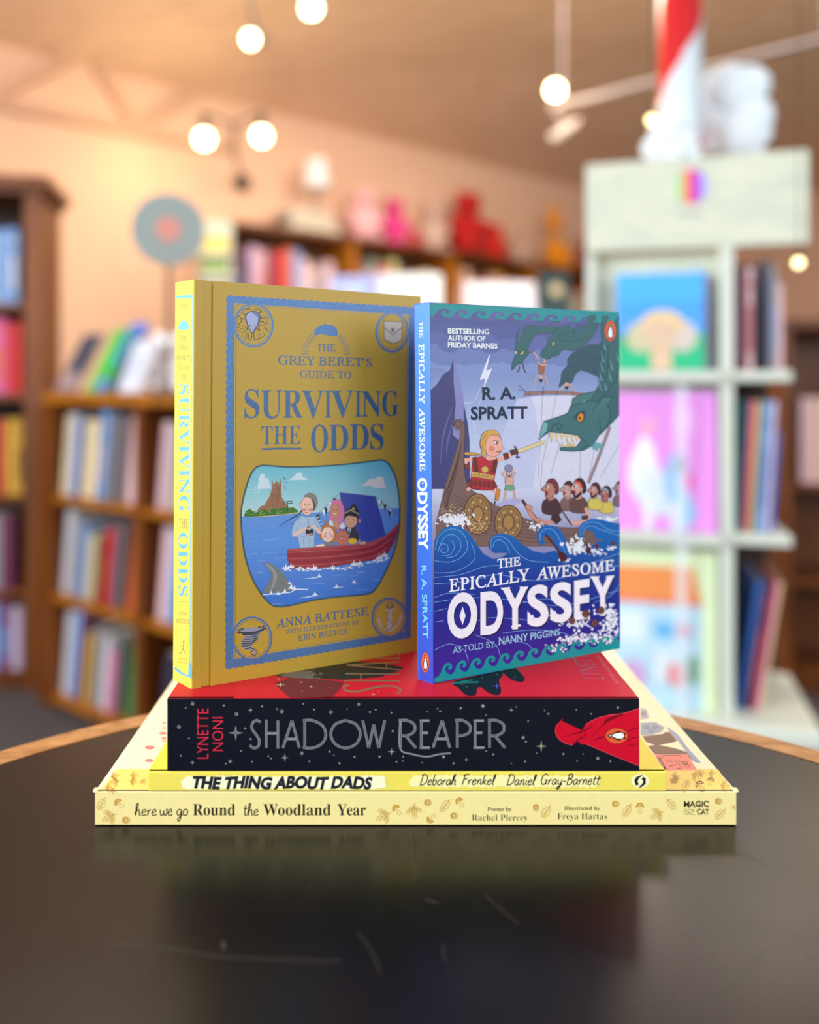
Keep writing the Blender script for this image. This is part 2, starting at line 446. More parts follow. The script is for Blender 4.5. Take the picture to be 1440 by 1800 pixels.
D1 = Vector((math.sin(math.radians(50)), math.cos(math.radians(50)), 0))     # long shop wall runs away to the right
N1 = Vector((D1.y, -D1.x, 0))                                                # towards the camera
CASE = Vector(((400-CX)/F*4.68, 4.68, 0))                                     # left front foot of the tall bookcases
WALL = CASE-N1*.34

def quad(name, pts, m, kind='structure', thick=.05, out=None):
    mb = MB(); P = [Vector(p) for p in pts]; n = out or (P[1]-P[0]).cross(P[3]-P[0]).normalized()
    mb.prism(P, Vector(n)*-thick)
    return tag(mb.build(name, m), kind=kind)
EH = 2.70
a = WALL-D1*3.4; b = WALL+D1*6.4
quad('wall_back', [(a.x, a.y, 0), (b.x, b.y, 0), (b.x, b.y, EH+.02), (a.x, a.y, EH+.02)], M_wall, out=N1)
c = b+N1*5.2
quad('wall_right', [(b.x, b.y, 0), (c.x, c.y, 0), (c.x, c.y, EH+1.21), (b.x, b.y, EH+.01)], M_wall, out=-D1)
d = a+N1*1.2
quad('wall_left', [(a.x, a.y, 0), (d.x, d.y, 0), (d.x, d.y, EH+.28), (a.x, a.y, EH+.01)], M_wall, out=D1)
# sloping plank ceiling rising from the long wall, each board a shallow step
mb = MB(); rise = math.tan(math.radians(13)); k = 0
while k*.14 < 5.2:
    u0, u1 = k*.14, k*.14+.136
    p0 = a+N1*u0; p1 = b+N1*u0; q1 = b+N1*u1; q0 = a+N1*u1
    mb.prism([(p0.x, p0.y, EH+u0*rise), (p1.x, p1.y, EH+u0*rise), (q1.x, q1.y, EH+u1*rise), (q0.x, q0.y, EH+u1*rise)], (0, 0, .02))
    k += 1
p0 = a; p1 = b; q1 = b+N1*5.2; q0 = a+N1*5.2
mb.prism([(p0.x, p0.y, EH+.012), (p1.x, p1.y, EH+.012), (q1.x, q1.y, EH+5.2*rise+.012), (q0.x, q0.y, EH+5.2*rise+.012)], (0, 0, .04))
tag(mb.build('ceiling', M_ceil), kind='structure')
quad('floor', [(-4.5, -3, 0), (8, -3, 0), (8, 9.5, 0), (-4.5, 9.5, 0)], M_floor, out=(0, 0, 1))

def wallp(x, y, out=.0):
    t, p = online(WALL+N1*out, D1, x); return Vector((p.x, p.y, zat(y, p.y)))
# painted truss lines on the wall, upper left
for i, (x0, y0, x1, y1, w) in enumerate([(-60, 172, 262, 238, .055), (-40, 182, 150, 88, .05), (150, 92, 232, 222, .05), (236, 226, 350, 152, .05), (262, 238, 402, 262, .05)]):
    A = wallp(x0, y0); B = wallp(x1, y1); dd = (B-A).normalized(); up = N1.cross(dd)*w
    mb = MB(); mb.prism([A-up/2, B-up/2, B+up/2, A+up/2], N1*.05)
    tag(mb.build('trim_%d' % (i+1), M_beam), kind='structure')
A = WALL+D1*-3.4; B = WALL+D1*6.4
mb = MB(); mb.prism([(A.x, A.y, 0), (B.x, B.y, 0), (B.x, B.y, .12), (A.x, A.y, .12)], N1*.015)
tag(mb.build('baseboard_back', M_beam), kind='structure')

# ------------------------------------------------------------------ round table
TZ = 0.75
tab = empty('round_table', (.018, .255, 0), 'round pedestal table with a scratched black top and a light oak edge band', 'table')
def disc(r0, r1, z0, z1, n=128):
    prof = [(r0, z0), (r1, z0), (r1, z1-.0012), (r1-.0012, z1), (r0, z1)] if r0 == 0 else None
    mb = MB(); c = (.018, .255, 0)
    if r0 == 0: mb.lathe(c, [(1e-4, z0), (r1, z0), (r1, z1), (1e-4, z1)], n, smooth=False)
    else:
        pr = [(r0, z0), (r1, z0), (r1, z1-.002), (r1-.002, z1), (r0, z1), (r0, z0)]
        vs = [(c[0]+r*math.cos(2*math.pi*i/n), c[1]+r*math.sin(2*math.pi*i/n), z) for r, z in pr for i in range(n)]
        mb.add(vs, [(j*n+i, j*n+(i+1) % n, (j+1)*n+(i+1) % n, (j+1)*n+i) for j in range(5) for i in range(n)], 0, (1, 1, 1))
    return mb
def table_top_mat():
    m, t, p = principled('blackboard_top')
    tc = t.nodes.new('ShaderNodeTexCoord'); nz = t.nodes.new('ShaderNodeTexNoise'); nz.inputs['Scale'].default_value = 9; nz.inputs['Detail'].default_value = 5
    t.links.new(tc.outputs['Object'], nz.inputs['Vector'])
    cr = t.nodes.new('ShaderNodeValToRGB')
    cr.color_ramp.elements[0].position = .3; cr.color_ramp.elements[1].position = .75
    cr.color_ramp.elements[0].color = lin((13, 12, 14))+(1,); cr.color_ramp.elements[1].color = lin((22, 19, 19))+(1,)
    t.links.new(nz.outputs['Fac'], cr.inputs[0])
    # dust specks
    vo = t.nodes.new('ShaderNodeTexVoronoi'); vo.inputs['Scale'].default_value = 70
    t.links.new(tc.outputs['Object'], vo.inputs['Vector'])
    lt = t.nodes.new('ShaderNodeMath'); lt.operation = 'LESS_THAN'; lt.inputs[1].default_value = .018
    t.links.new(vo.outputs['Distance'], lt.inputs[0])
    mx = t.nodes.new('ShaderNodeMix'); mx.data_type = 'RGBA'; mx.inputs[7].default_value = lin((120, 115, 110))+(1,)
    t.links.new(lt.outputs[0], mx.inputs[0]); t.links.new(cr.outputs[0], mx.inputs[6]); t.links.new(mx.outputs[2], p.inputs['Base Color'])
    n2 = t.nodes.new('ShaderNodeTexNoise'); n2.inputs['Scale'].default_value = 14; n2.inputs['Detail'].default_value = 6
    t.links.new(tc.outputs['Object'], n2.inputs['Vector'])
    mr = t.nodes.new('ShaderNodeMapRange'); mr.inputs['To Min'].default_value = .20; mr.inputs['To Max'].default_value = .34
    t.links.new(n2.outputs['Fac'], mr.inputs['Value']); t.links.new(mr.outputs[0], p.inputs['Roughness'])
    p.inputs['Specular IOR Level'].default_value = .33
    return m
M_top = table_top_mat()
o = disc(0, .3315, TZ-.022, TZ).build('table_top', M_top, tab)
# scratches: hair-thin pale marks in the lacquer, each a raised sliver of the same panel
def tp(x, y): 
    Y = F*(CZ-TZ)/(y-CY); return Vector(((x-CX)/F*Y, Y, TZ+4e-5))
def scratch(pts, wd):
    mb = MB(); P = [tp(*q) for q in sm(pts)]; 
    for q, r in zip(P, P[1:]):
        dd = (r-q).normalized(); s = Vector((-dd.y, dd.x, 0))*wd/2
        mb.add([q-s, r-s, r+s, q+s], [(0, 1, 2, 3)])
    mb.build('scratch', plain('scratch_grey', (74, 70, 66), .7), tab)
for pts, wd in [([(150, 1469), (190, 1455)], .0003), ([(722, 1455), (724, 1500), (730, 1540), (715, 1556)], .00016), ([(722, 1455), (760, 1500), (798, 1530)], .0002),
                ([(852, 1572), (880, 1598), (912, 1624)], .0003), ([(748, 1581), (770, 1587)], .0006), ([(1283, 1455), (1300, 1490), (1333, 1516)], .0002), ([(1268, 1480), (1300, 1500), (1350, 1524)], .0002),
                ([(200, 1660), (300, 1668), (390, 1682), (480, 1686), (600, 1690)], .0004), ([(630, 1640), (655, 1675), (668, 1710)], .0003),
                ([(1340, 1675), (1280, 1740), (1200, 1799)], .0004), ([(392, 1655), (394, 1668)], .0009), ([(778, 1660), (782, 1690)], .0003)]: scratch(pts, wd)
disc(.3318, .351, TZ-.03, TZ+.0004).build('edge_band', M_oak, tab)
mb = MB(); mb.lathe((.018, .255, 0), [(.21, 0), (.21, .012), (.19, .02), (.03, .035), (.025, .06), (.025, .68), (.05, .71), (.16, .7195), (.16, TZ-.03)], 32)
mb.build('pedestal', plain('black_steel', (24, 23, 24), .4, metal=.6), tab)

# ------------------------------------------------------------------ the five books
M_page = plain('book_pages', (232, 222, 198), .8, noise=.12, scale=900)
M_ycloth = printed('yellow_cloth_print', .42, bump=.25, scale=1500, speck=.05, spec=.5)
M_foil = printed('blue_sparkle_foil', .38, bump=.6, scale=2600, speck=.35, metal=.25)
M_blue = printed('matt_laminated_print', .40, spec=.32, speck=.03, scale=300)
M_red = printed('soft_touch_print', .45, spec=.2, speck=.03, scale=300)
M_cream = printed('cream_board_print', .45, speck=.02, scale=300)
M_silver = printed('silver_grey_foil', .3, metal=.6)
FY0 = .4171
S0 = 3500.0
def fx(x): return (x-CX)/S0
def fz(y): return CZ-(y-CY)/S0

def flat_book(root, x0, x1, z0, z1, depth, hard, mats, cols):
    """closed book lying down, spine towards the camera; returns MBs of cover, spine ready for printing"""
    X0, X1 = fx(x0), fx(x1); bt = .0024 if hard else .0005; lip = .004 if hard else .0002
    y = FY0
    top = MB(); top.box((X0, y+.0006, z1-bt), (X1-X0, 0, 0), (0, depth, 0), (0, 0, bt), 0, lin(cols[0]))
    sp = MB(); r = (z1-z0)
    n = 6; prof = []
    bul = .0012 if hard else .0002
    for i in range(n+1):
        t = i/n; prof.append((y+bul*(1-math.sin(math.pi*t))*.0, z0+r*t))
    sp.prism([(X0, y, z0+.0003), (X0, y+.0012, z0), (X0, y+.0026, z0), (X0, y+.0026, z1), (X0, y+.0008, z1), (X0, y, z1-.0004)], (X1-X0, 0, 0), 0, lin(cols[1]))
    back = MB(); back.box((X0, y+.0026, z0), (X1-X0, 0, 0), (0, depth-.002, 0), (0, 0, bt), 0, lin(cols[1]))
    pg = MB(); pg.box((X0+lip, y+.0026, z0+bt), (X1-X0-2*lip, 0, 0), (0, depth-lip-.0026, 0), (0, 0, z1-z0-2*bt))
    back.build('back_cover', mats, root); pg.build('page_block', M_page, root)
    return top, sp

GOLD = (196, 150, 48)
def leaf3(f, x, y, s, rot, c=GOLD):
    for da, l in ((-.9, .8), (0, 1), (.9, .8)):
        an = rot+da; q = []
        for t in range(9):
            u = t/8*math.pi*2; a = (1-math.cos(u))/2; b = math.sin(u)*.2
            q.append((x+s*l*(a*math.cos(an)-b*math.sin(an)), y+s*l*(a*math.sin(an)+b*math.cos(an))))
        f.line(q[:-1], s*.045, c, closed=True, keep=True)
        f.line([(x, y), (x+s*l*.8*math.cos(an), y+s*l*.8*math.sin(an))], s*.04, c, keep=True)
        for k in (.3, .45, .6):
            bx, by = x+s*l*k*math.cos(an), y+s*l*k*math.sin(an)
            for sg in (-1, 1): f.line([(bx, by), (bx+s*.13*math.cos(an+sg*.8), by+s*.13*math.sin(an+sg*.8))], s*.03, c, keep=True)
    f.line([(x, y), (x-s*.3*math.cos(rot+.3), y-s*.3*math.sin(rot+.3))], s*.05, c)
def oakleaf(f, x, y, s, rot, c=GOLD):
    q = []
    for i in range(40):
        u = i/40*2*math.pi; r = .30+.07*math.cos(8*u); a = .5*math.cos(u); b = r*math.sin(u)*.9
        a *= 1+.12*math.cos(8*u)
        q.append((x+s*(a*math.cos(rot)-b*math.sin(rot)), y+s*(a*math.sin(rot)+b*math.cos(rot))))
    f.line(q, s*.045, c, closed=True, keep=True)
    f.line([(x-s*.7*math.cos(rot), y-s*.7*math.sin(rot)), (x+s*.35*math.cos(rot), y+s*.35*math.sin(rot))], s*.05, c)
    for k in (-.2, .0, .2):
        bx, by = x+s*k*math.cos(rot), y+s*k*math.sin(rot)
        for sg in (-1, 1): f.line([(bx, by), (bx+s*.2*math.cos(rot+sg*.8), by+s*.2*math.sin(rot+sg*.8))], s*.035, c, keep=True)
    f.up()
def mushroom(f, x, y, s, rot, base, c=(190, 138, 20)):
    def T(pts): return [(x+s*(a*math.cos(rot)-b*math.sin(rot)), y+s*(a*math.sin(rot)+b*math.cos(rot))) for a, b in pts]
    f.poly(T([(-.5, .1), (-.42, -.25), (-.15, -.48), (.2, -.45), (.45, -.2), (.48, .1), (.2, .0), (-.2, .02)]), c, smooth=True)
    for a, b in [(-.25, -.15), (0, -.3), (.22, -.18), (-.02, -.08)]: q = T([(a, b)])[0]; f.ell(q[0], q[1], s*.07, s*.07, base, keep=True)
    f.line(T([(-.1, .05), (-.12, .35), (-.25, .6), (-.1, .8), (.15, .8), (.25, .6), (.12, .35), (.1, .05)]), s*.05, c)
def acorn(f, x, y, s, rot, c=(190, 138, 20)):
    def T(pts): return [(x+s*(a*math.cos(rot)-b*math.sin(rot)), y+s*(a*math.sin(rot)+b*math.cos(rot))) for a, b in pts]
    f.line(T(sm([(-.4, 0), (-.2, -.3), (.1, -.35), (.5, 0), (.1, .35), (-.2, .3)], True)), s*.06, c, closed=True)
    for k in (.8, .6, .4): f.line(T([(k*.4*math.cos(t)-.02, k*.34*math.sin(t)) for t in [i/10*6.28 for i in range(10)]]), s*.05, c, closed=True, keep=True)
    f.line(T([(-.4, -.3), (-.25, 0), (-.4, .3)]), s*.07, c)

# --- picture book at the bottom
root = empty('picture_book', (fx(730), FY0+.12, TZ), 'large cream picture book at the bottom of the stack, gold leaves on its spine', 'book')
CREAM = (240, 224, 152)
top, sp = flat_book(root, 167, 1295, TZ+.0002, fz(1391.5), .25, True, M_cream, [(250, 240, 205), CREAM])
for X, sg in ((fx(167), -1), (fx(1295), 1)):   # small turned-in head and tail of the case
    sp.box((X-sg*.0012, FY0-.0002, fz(1391.5)-.0005), (sg*.0022, 0, 0), (0, .003, 0), (0, 0, .0014), 0, lin((246, 236, 180)))
ft = Face((0, FY0, fz(1391.5)), (1, 0, 0), (0, 1, 0)); ft.mb = top
ft.frame(0, 0, 1)
ft.poly([(176, 1388), (206, 1352), (1262, 1352), (1288, 1388)], (244, 214, 110))
L = ft.frame(0, 1180, 4.5)
for x, y, s, r in [(885, 835, 60, -.3), (930, 870, 70, 2.9), (1040, 825, 55, 0), (1035, 870, 50, .2), (1125, 860, 45, 1), (840, 925, 55, 0), (880, 945, 40, .2)]: leaf3(ft, x, y, s, r, (150, 100, 30))
for x, y, a, b in [(1185, 603, 40, 17), (1180, 706, 34, 14), (1300, 408, 20, 8), (1300, 448, 18, 8), (1290, 490, 34, 12), (1298, 530, 22, 10), (1305, 552, 26, 7)]: ft.ell(x, y, a, b, (205, 120, 125))
ft.frame(1060, 1120, 3.789)
ft.poly([(262, 660), (400, 645), (410, 632), (445, 632), (495, 690), (480, 698), (360, 722), (290, 700)], (112, 78, 60))
ft.poly([(300, 725), (360, 715), (480, 740), (560, 765), (612, 815), (600, 825), (560, 790), (345, 780)], (120, 86, 66))
ft.poly([(430, 600), (500, 650), (560, 730), (640, 820), (650, 835), (610, 830), (560, 770), (490, 680), (440, 625)], (150, 160, 190), smooth=True)
ft.poly([(250, 570), (350, 565), (410, 600), (395, 630), (330, 650), (250, 655)], (150, 160, 185))
ft.poly([(250, 470), (290, 480), (310, 540), (250, 550)], (165, 165, 185))
for x, y in ((290, 600), (320, 625), (350, 600), (270, 510)): ft.ring(x, y, 14, 8, 5, (90, 90, 110))
ft.poly([(345, 782), (562, 780), (628, 885), (418, 888)], (238, 132, 118))
for q in ([(395, 790), (500, 788), (530, 805)], [(385, 850), (380, 820), (400, 790)], [(420, 825), (470, 830)], [(480, 820), (520, 860)], [(500, 815), (540, 850)], [(440, 860), (490, 850)], [(480, 880), (520, 872)]): ft.line(q, 4, (60, 40, 40), smooth=len(q) > 2)
ft.text('CAT', (585, 868), (560, 825), 30, (50, 35, 35), bold=.02, up=(-1, 0))
ft.text('MAGIC', (428, 882), (375, 792), 26, (50, 35, 35), bold=.02, up=(-1, 0))
for x, y, s, r in [(465, 925, 45, 0), (600, 915, 60, .4), (640, 915, 40, -.4), (710, 908, 40, 0), (500, 945, 45, 3), (790, 985, 60, .2), (460, 970, 40, -1)]: leaf3(ft, x, y, s, r, (165, 120, 40))
oakleaf(ft, 555, 990, 75, -1.2, (165, 110, 30)); mushroom(ft, 645, 985, 60, -.5, (244, 214, 110), (130, 90, 20)); mushroom(ft, 718, 955, 45, .2, (244, 214, 110), (130, 90, 20))
top.build('front_cover', M_cream, root)
fs = Face((0, FY0, TZ), (1, 0, 0), (0, 0, 1)); fs.mb = sp
BLK = (38, 34, 20)
fs.frame(150, 1130, 2.526)
fs.pen('here', 220, 318, 767, 54, 4.8, BLK, .05); fs.pen('we', 330, 388, 767, 56, 4.8, BLK, .05); fs.pen('go', 404, 457, 767, 56, 4.8, BLK, .05)
fs.text('Round', (478, 766), (665, 766), 50, BLK, 'serifbold'); fs.pen('the', 702, 770, 767, 54, 4.8, BLK, .05)
fs.text('Woodland', (790, 766), (1090, 766), 50, BLK, 'serifbold'); fs.text('Year', (1120, 766), (1246, 766), 50, BLK, 'serifbold')
fs.frame(700, 1130, 2.361)
fs.text('Poems by', (371, 698), (471, 698), 16, BLK, 'serifbold', bold=0); fs.text('Rachel Piercey', (306, 738), (538, 738), 25, BLK, 'serifbold', bold=-.012)
fs.text('Illustrated by', (690, 694), (838, 694), 16, BLK, 'serifbold', bold=0); fs.text('Freya Hartas', (661, 732), (868, 732), 25, BLK, 'serifbold', bold=-.012)
fs.text('MAGIC', (1186, 682), (1290, 680), 25, BLK, bold=.03, jitter=1.5); fs.text('CAT', (1240, 712), (1291, 712), 23, BLK, bold=.03, jitter=1.5)
for q in ([(1190, 690), (1200, 696), (1208, 690)], [(1212, 690), (1220, 696), (1228, 690)], [(1184, 700), (1200, 703)], [(1185, 712), (1200, 709)], [(1215, 703), (1230, 698)], [(1215, 709), (1231, 714)], [(1206, 700), (1208, 706), (1210, 700)], [(1200, 712), (1208, 708), (1216, 712)]): fs.line(q, 2.4, BLK)
for k, x, y, s, r in [('l', 75, 690, 32, -2.3), ('l', 45, 712, 0, 0), ('m', 123, 663, 0, 0)]: pass
fs.frame(0, 1180, 4.5)
oakleaf(fs, 800, 1055, 92, 2.1); leaf3(fs, 895, 1135, 100, 2.6); mushroom(fs, 937, 1040, 66, -.75, CREAM); acorn(fs, 997, 1177, 70, .1)
fs.frame(640, 1380, 4.5)
leaf3(fs, 185, 225, 100, 2.6); mushroom(fs, 255, 188, 66, -.6, CREAM); leaf3(fs, 395, 170, 95, 1.5); acorn(fs, 505, 138, 66, .1)
mushroom(fs, 525, 270, 62, -2.4, CREAM); oakleaf(fs, 640, 165, 95, 2.2); mushroom(fs, 755, 130, 64, -.6, CREAM); acorn(fs, 712, 242, 66, -.2); acorn(fs, 1360, 178, 62, 1.4)
fs.frame(700, 1130, 2.361)
oakleaf(fs, 614, 702, 50, 2.2); acorn(fs, 903, 668, 34, .1); oakleaf(fs, 950, 697, 50, 2.1); mushroom(fs, 1004, 680, 34, 0, CREAM); leaf3(fs, 1090, 703, 48, 2.6)
oakleaf(fs, 1133, 670, 46, .9); acorn(fs, 1330, 658, 34, .1); oakleaf(fs, 1335, 712, 48, 2.4); leaf3(fs, 1398, 680, 16, 2.6)
sp.build('spine', M_cream, root, bevel=.0003)

# --- yellow picture book
root = empty('picture_book', (fx(715), FY0+.1, fz(1391.5)), 'slim bright yellow picture book with brush lettering, second from the bottom', 'book')
YEL = (236, 220, 92)
top, sp = flat_book(root, 260, 1171, fz(1391.5)+.0002, fz(1356.5), .218, True, M_cream, [(248, 226, 62), YEL])
top.build('front_cover', M_cream, root)
fs = Face((0, FY0, TZ), (1, 0, 0), (0, 0, 1)); fs.mb = sp
fs.frame(150, 1130, 2.526)
for i in range(34):
    x = 455+i*25.5; fs.poly([(x-30, 620+random.uniform(-12, 12)), (x, 588+random.uniform(-2, 6)), (x+34, 600+random.uniform(-6, 10)), (x+40, 640), (x+8, 652-random.uniform(0, 6)), (x-24, 644)], (246, 246, 205), keep=True)
fs.up()
fs.text('THE THING ABOUT DADS', (468, 645), (1268, 645), 52, (18, 20, 34), bold=.05, shear=.22, jitter=2.5)
fs.frame(700, 1130, 2.361)
for i in range(30):
    x = 70+i*25.5; fs.poly([(x-26, 575+random.uniform(-10, 10)), (x, 550+random.uniform(-6, 4)), (x+24, 556), (x+26, 590), (x, 602+random.uniform(-6, 2)), (x-20, 592)], (246, 240, 170), keep=True)
fs.up()
INK = (24, 24, 34)
fs.pen('Deborah', 88, 240, 590, 44, 4.6, INK, .25); fs.pen('Frenkel', 262, 398, 588, 42, 4.6, INK, .25)
fs.pen('Daniel', 448, 566, 590, 44, 4.6, INK, .25); fs.pen('Gray-Barnett', 588, 836, 588, 44, 4.6, INK, .25)
fs.ell(1005, 573, 36, 29, (250, 246, 200))
fs.poly([(985, 590), (980, 570), (990, 555), (1008, 550), (1012, 545), (1014, 552), (1000, 562), (994, 575), (1000, 588), (990, 592)], (14, 14, 14)); fs.poly([(1018, 556), (1028, 562), (1028, 585), (1015, 596), (1003, 602), (1000, 596), (1012, 586), (1018, 575), (1010, 564)], (14, 14, 14))
sp.build('spine', M_cream, root, bevel=.0003)

# --- thick red and black paperback
root = empty('paperback_book', (fx(709), FY0+.08, fz(1356.5)), 'thick red paperback with a starry black spine, lying under the two standing books', 'book')
NAVY = (9, 13, 26); RED = (206, 22, 44)
SRZ = CZ-.158
top, sp = flat_book(root, 294, 1124, fz(1356.5)+.0003, SRZ, .156, False, M_red, [RED, NAVY])
ft = Face((0, FY0, SRZ), (1, 0, 0), (0, 1, 0)); ft.mb = top
ft.frame(480, 1130, 4.8)
ft.poly([(-330, 470), (-300, 330), (-60, 290), (10, 345), (60, 390), (140, 466)], (214, 30, 42))
ft.poly([(10, 345), (130, 300), (400, 310), (600, 330), (560, 400), (500, 455), (300, 462), (140, 464), (60, 390)], (112, 36, 42))
ft.poly([(55, 288), (0, 268), (200, 200), (600, 120), (850, 120), (1060, 150), (1100, 215), (1060, 240), (900, 290), (600, 312), (350, 305), (150, 298)], (44, 42, 34))
ft.poly([(60, 280), (120, 248), (320, 232), (345, 262), (335, 305), (150, 295)], (112, 106, 100))
for i in range(26): ft.ell(320+random.uniform(0, 90), 235+random.uniform(0, 70), random.uniform(8, 26), 3, (52, 52, 44) if i % 2 else (126, 120, 112), keep=True)
ft.up()
ft.poly([(700, 158), (760, 128), (950, 122), (1080, 160), (1100, 205), (960, 180), (800, 165)], (196, 26, 26))
GB = (176, 150, 112)
ft.line([(640, 358), (602, 365), (608, 398), (680, 412), (780, 396), (880, 372), (980, 364), (1050, 378), (1080, 402), (1045, 426)], 15, GB, smooth=True, mi=1)
for q in ([(595, 318), (1078, 322)], [(610, 260), (1078, 264)], [(742, 262), (740, 320)], [(1072, 160), (622, 188)], [(622, 188), (1082, 228)], [(958, 168), (960, 214)], [(1066, 92), (1066, 130)], [(860, 128), (1072, 130)], [(640, 60), (1070, 92)]): ft.line(q, 11, GB, mi=1)
for x, y, r in [(48, 305, 24), (62, 355, 48), (238, 332, 22), (322, 370, 26), (478, 380, 12), (245, 408, 12), (172, 305, 11), (150, 338, 8), (368, 328, 10), (418, 416, 8), (300, 315, 6), (604, 418, 7), (848, 434, 28), (892, 412, 12)]: ft.star(x, y, r, (206, 176, 160), r*.45)
for i in range(14): ft.ell(1140+random.uniform(-20, 240), 330+random.uniform(0, 120), 3, 2, (214, 90, 90), keep=True)
ft.up()
ft.frame(780, 1130, 4.114)
ft.poly([(60, 290), (130, 265), (400, 205), (424, 240), (400, 270), (416, 340), (405, 374), (370, 378), (320, 358), (270, 322), (242, 330), (236, 370), (200, 385), (150, 370), (110, 330)], (12, 22, 26), smooth=True)
ft.poly([(428, 200), (500, 176), (540, 200), (578, 244), (586, 268), (560, 284), (500, 270), (450, 235)], (12, 22, 26), smooth=True)
ft.line([(60, 290), (255, 284)], 12, (40, 150, 140), mi=1); ft.line([(120, 282), (210, 268)], 10, (40, 150, 140), mi=1)
ft.star(385, 312, 46, (70, 80, 170), 24); ft.star(515, 248, 24, (60, 110, 120), 10)
for x, y in ((165, 320), (280, 254), (135, 302), (385, 228)): ft.ell(x, y, 6, 2.5, (90, 140, 150), keep=True)
ft.text('LYNETTE', (1168, 262), (1030, 60), (160, 120), (168, 128, 150), up=(-1, -.04), bold=-.02, mi=1)
ft.text('INTERNATIONAL', (1278, 300), (1118, 80), (30, 22), (214, 110, 120), up=(-1, -.04))
for x in (-70, ): ft.ell(75, 370, 10, 5, (130, 40, 110))
top.build('front_cover', [M_red, M_silver], root)
fs = Face((0, FY0, TZ), (1, 0, 0), (0, 0, 1)); fs.mb = sp
fs.frame(150, 1130, 2.526)
LR = (214, 44, 66)
fs.text('LYNETTE', (547, 514), (547, 292), 50, LR, up=(-1, 0), bold=-.008); fs.text('NONI', (613, 480), (613, 330), 48, LR, up=(-1, 0), bold=-.008)
G1, G2 = (134, 136, 140), (34, 38, 48)
for ch, a, b in (('S', 730, 780), ('H', 797, 862), ('A', 876, 952), ('D', 966, 1070), ('O', 1090, 1222), ('W', 1232, 1330)): fs.deco(ch, a, b, 344, 467, 10.5, G1, G2)
fs.frame(700, 1130, 2.361)
for ch, a, b in (('R', 2, 74), ('E', 90, 132), ('A', 143, 216), ('P', 236, 300), ('E', 313, 358), ('R', 372, 444)): fs.deco(ch, a, b, 322, 436, 10, G1, G2)
fs.line([(8, 322), (8, 438), (60, 462), (120, 472), (170, 462), (218, 458)], 6, G1, smooth=True)
SG = (150, 152, 150)
fs.frame(150, 1130, 2.526)
for x, y, r in [(668, 400, 34), (734, 299, 12), (886, 510, 18), (476, 532, 12), (1090, 308, 14), (1360, 483, 18)]: fs.star(x, y, r, SG)
fs.star(668, 400, 20, (70, 74, 84)); 
for x, y, r in [(476, 270, 8), (615, 278, 5), (446, 288, 4), (671, 316, 8), (416, 373, 8), (785, 282, 5), (852, 294, 4), (873, 305, 8), (968, 271, 4), (1016, 296, 4), (1214, 273, 6), (1264, 307, 5), (1163, 294, 3), (1290, 297, 4), (710, 380, 5), (734, 427, 5), (460, 424, 4), (424, 501, 4), (692, 480, 4), (643, 526, 7), (623, 536, 4), (740, 527, 4), (813, 503, 4), (826, 513, 4), (961, 490, 7), (995, 526, 4), (1085, 483, 5), (1104, 498, 3), (1129, 535, 5), (1196, 507, 5), (1307, 505, 5), (1382, 528, 4), (1365, 392, 5), (1412, 505, 4), (1360, 310, 4)]:
    if r > 5: fs.ring(x, y, r*.8, r*.8, 2.2, SG); fs.ell(x+1, y+1, r*.35, r*.35, SG)
    else: fs.ell(x, y, r*.8, r*.8, SG, keep=True)
fs.frame(700, 1130, 2.361)
for x, y, r in [(594, 429, 24), (470, 279, 11), (283, 485, 10), (768, 462, 5)]: fs.star(x, y, r, (150, 150, 122))
for x, y, r in [(352, 262, 7), (260, 271, 5), (174, 284, 4), (164, 273, 3), (120, 285, 2.5), (540, 325, 3), (608, 281, 3), (624, 295, 4), (740, 278, 3), (801, 295, 3), (519, 393, 6), (530, 410, 4), (527, 492, 4), (395, 463, 4), (365, 450, 3), (188, 473, 6), (230, 500, 4), (100, 498, 2.5), (470, 500, 2.5), (686, 461, 4), (829, 479, 6), (881, 491, 4), (743, 491, 3), (575, 458, 2.5), (20, 490, 3), (912, 268, 5), (365, 300, 2.5), (490, 266, 2.5)]: fs.ell(x, y, r, r, (134, 136, 132), keep=True)
fs.up()
fs.frame(940, 1230, 7.2)
fs.poly([(356, 236), (345, 270), (480, 332), (605, 387), (640, 318), (720, 268), (860, 212), (980, 180), (1110, 176), (1220, 146), (1324, 108), (1322, 400), (1318, 836), (1150, 762), (960, 690), (720, 592), (655, 560), (600, 566), (540, 522), (478, 572), (390, 552), (310, 500), (268, 430), (268, 350), (296, 300)], (200, 8, 40))
DR = (120, 4, 26)
fs.poly([(1150, 180), (1040, 180), (900, 250), (860, 320), (960, 262)], DR); fs.line([(1080, 196), (900, 290), (800, 380), (720, 480)], 18, DR, smooth=True, taper=True)
fs.line([(380, 460), (480, 440), (600, 400), (700, 350), (725, 290)], 22, DR, smooth=True, taper=2); fs.line([(640, 380), (640, 450), (560, 500), (480, 540)], 20, DR, smooth=True, taper=2)
fs.line([(760, 516), (830, 480), (900, 470)], 20, DR, smooth=True, taper=2); fs.line([(1180, 400), (1250, 370), (1320, 360)], 12, DR, smooth=True); fs.line([(1180, 520), (1260, 480), (1320, 470)], 12, DR, smooth=True); fs.line([(1180, 575), (1320, 560)], 8, DR)
fs.line([(300, 300), (268, 350), (268, 430), (310, 500), (390, 552), (478, 574)], 5, (236, 84, 100), smooth=True); fs.line([(655, 562), (960, 692), (1316, 834)], 5, (236, 84, 100)); fs.line([(640, 318), (720, 268), (860, 212), (1110, 176), (1320, 108)], 5, (236, 84, 100), smooth=True)
fs.penguin(1038, 457, 96, 140, rot=1)
sp.build('spine', [M_red, M_silver], root)

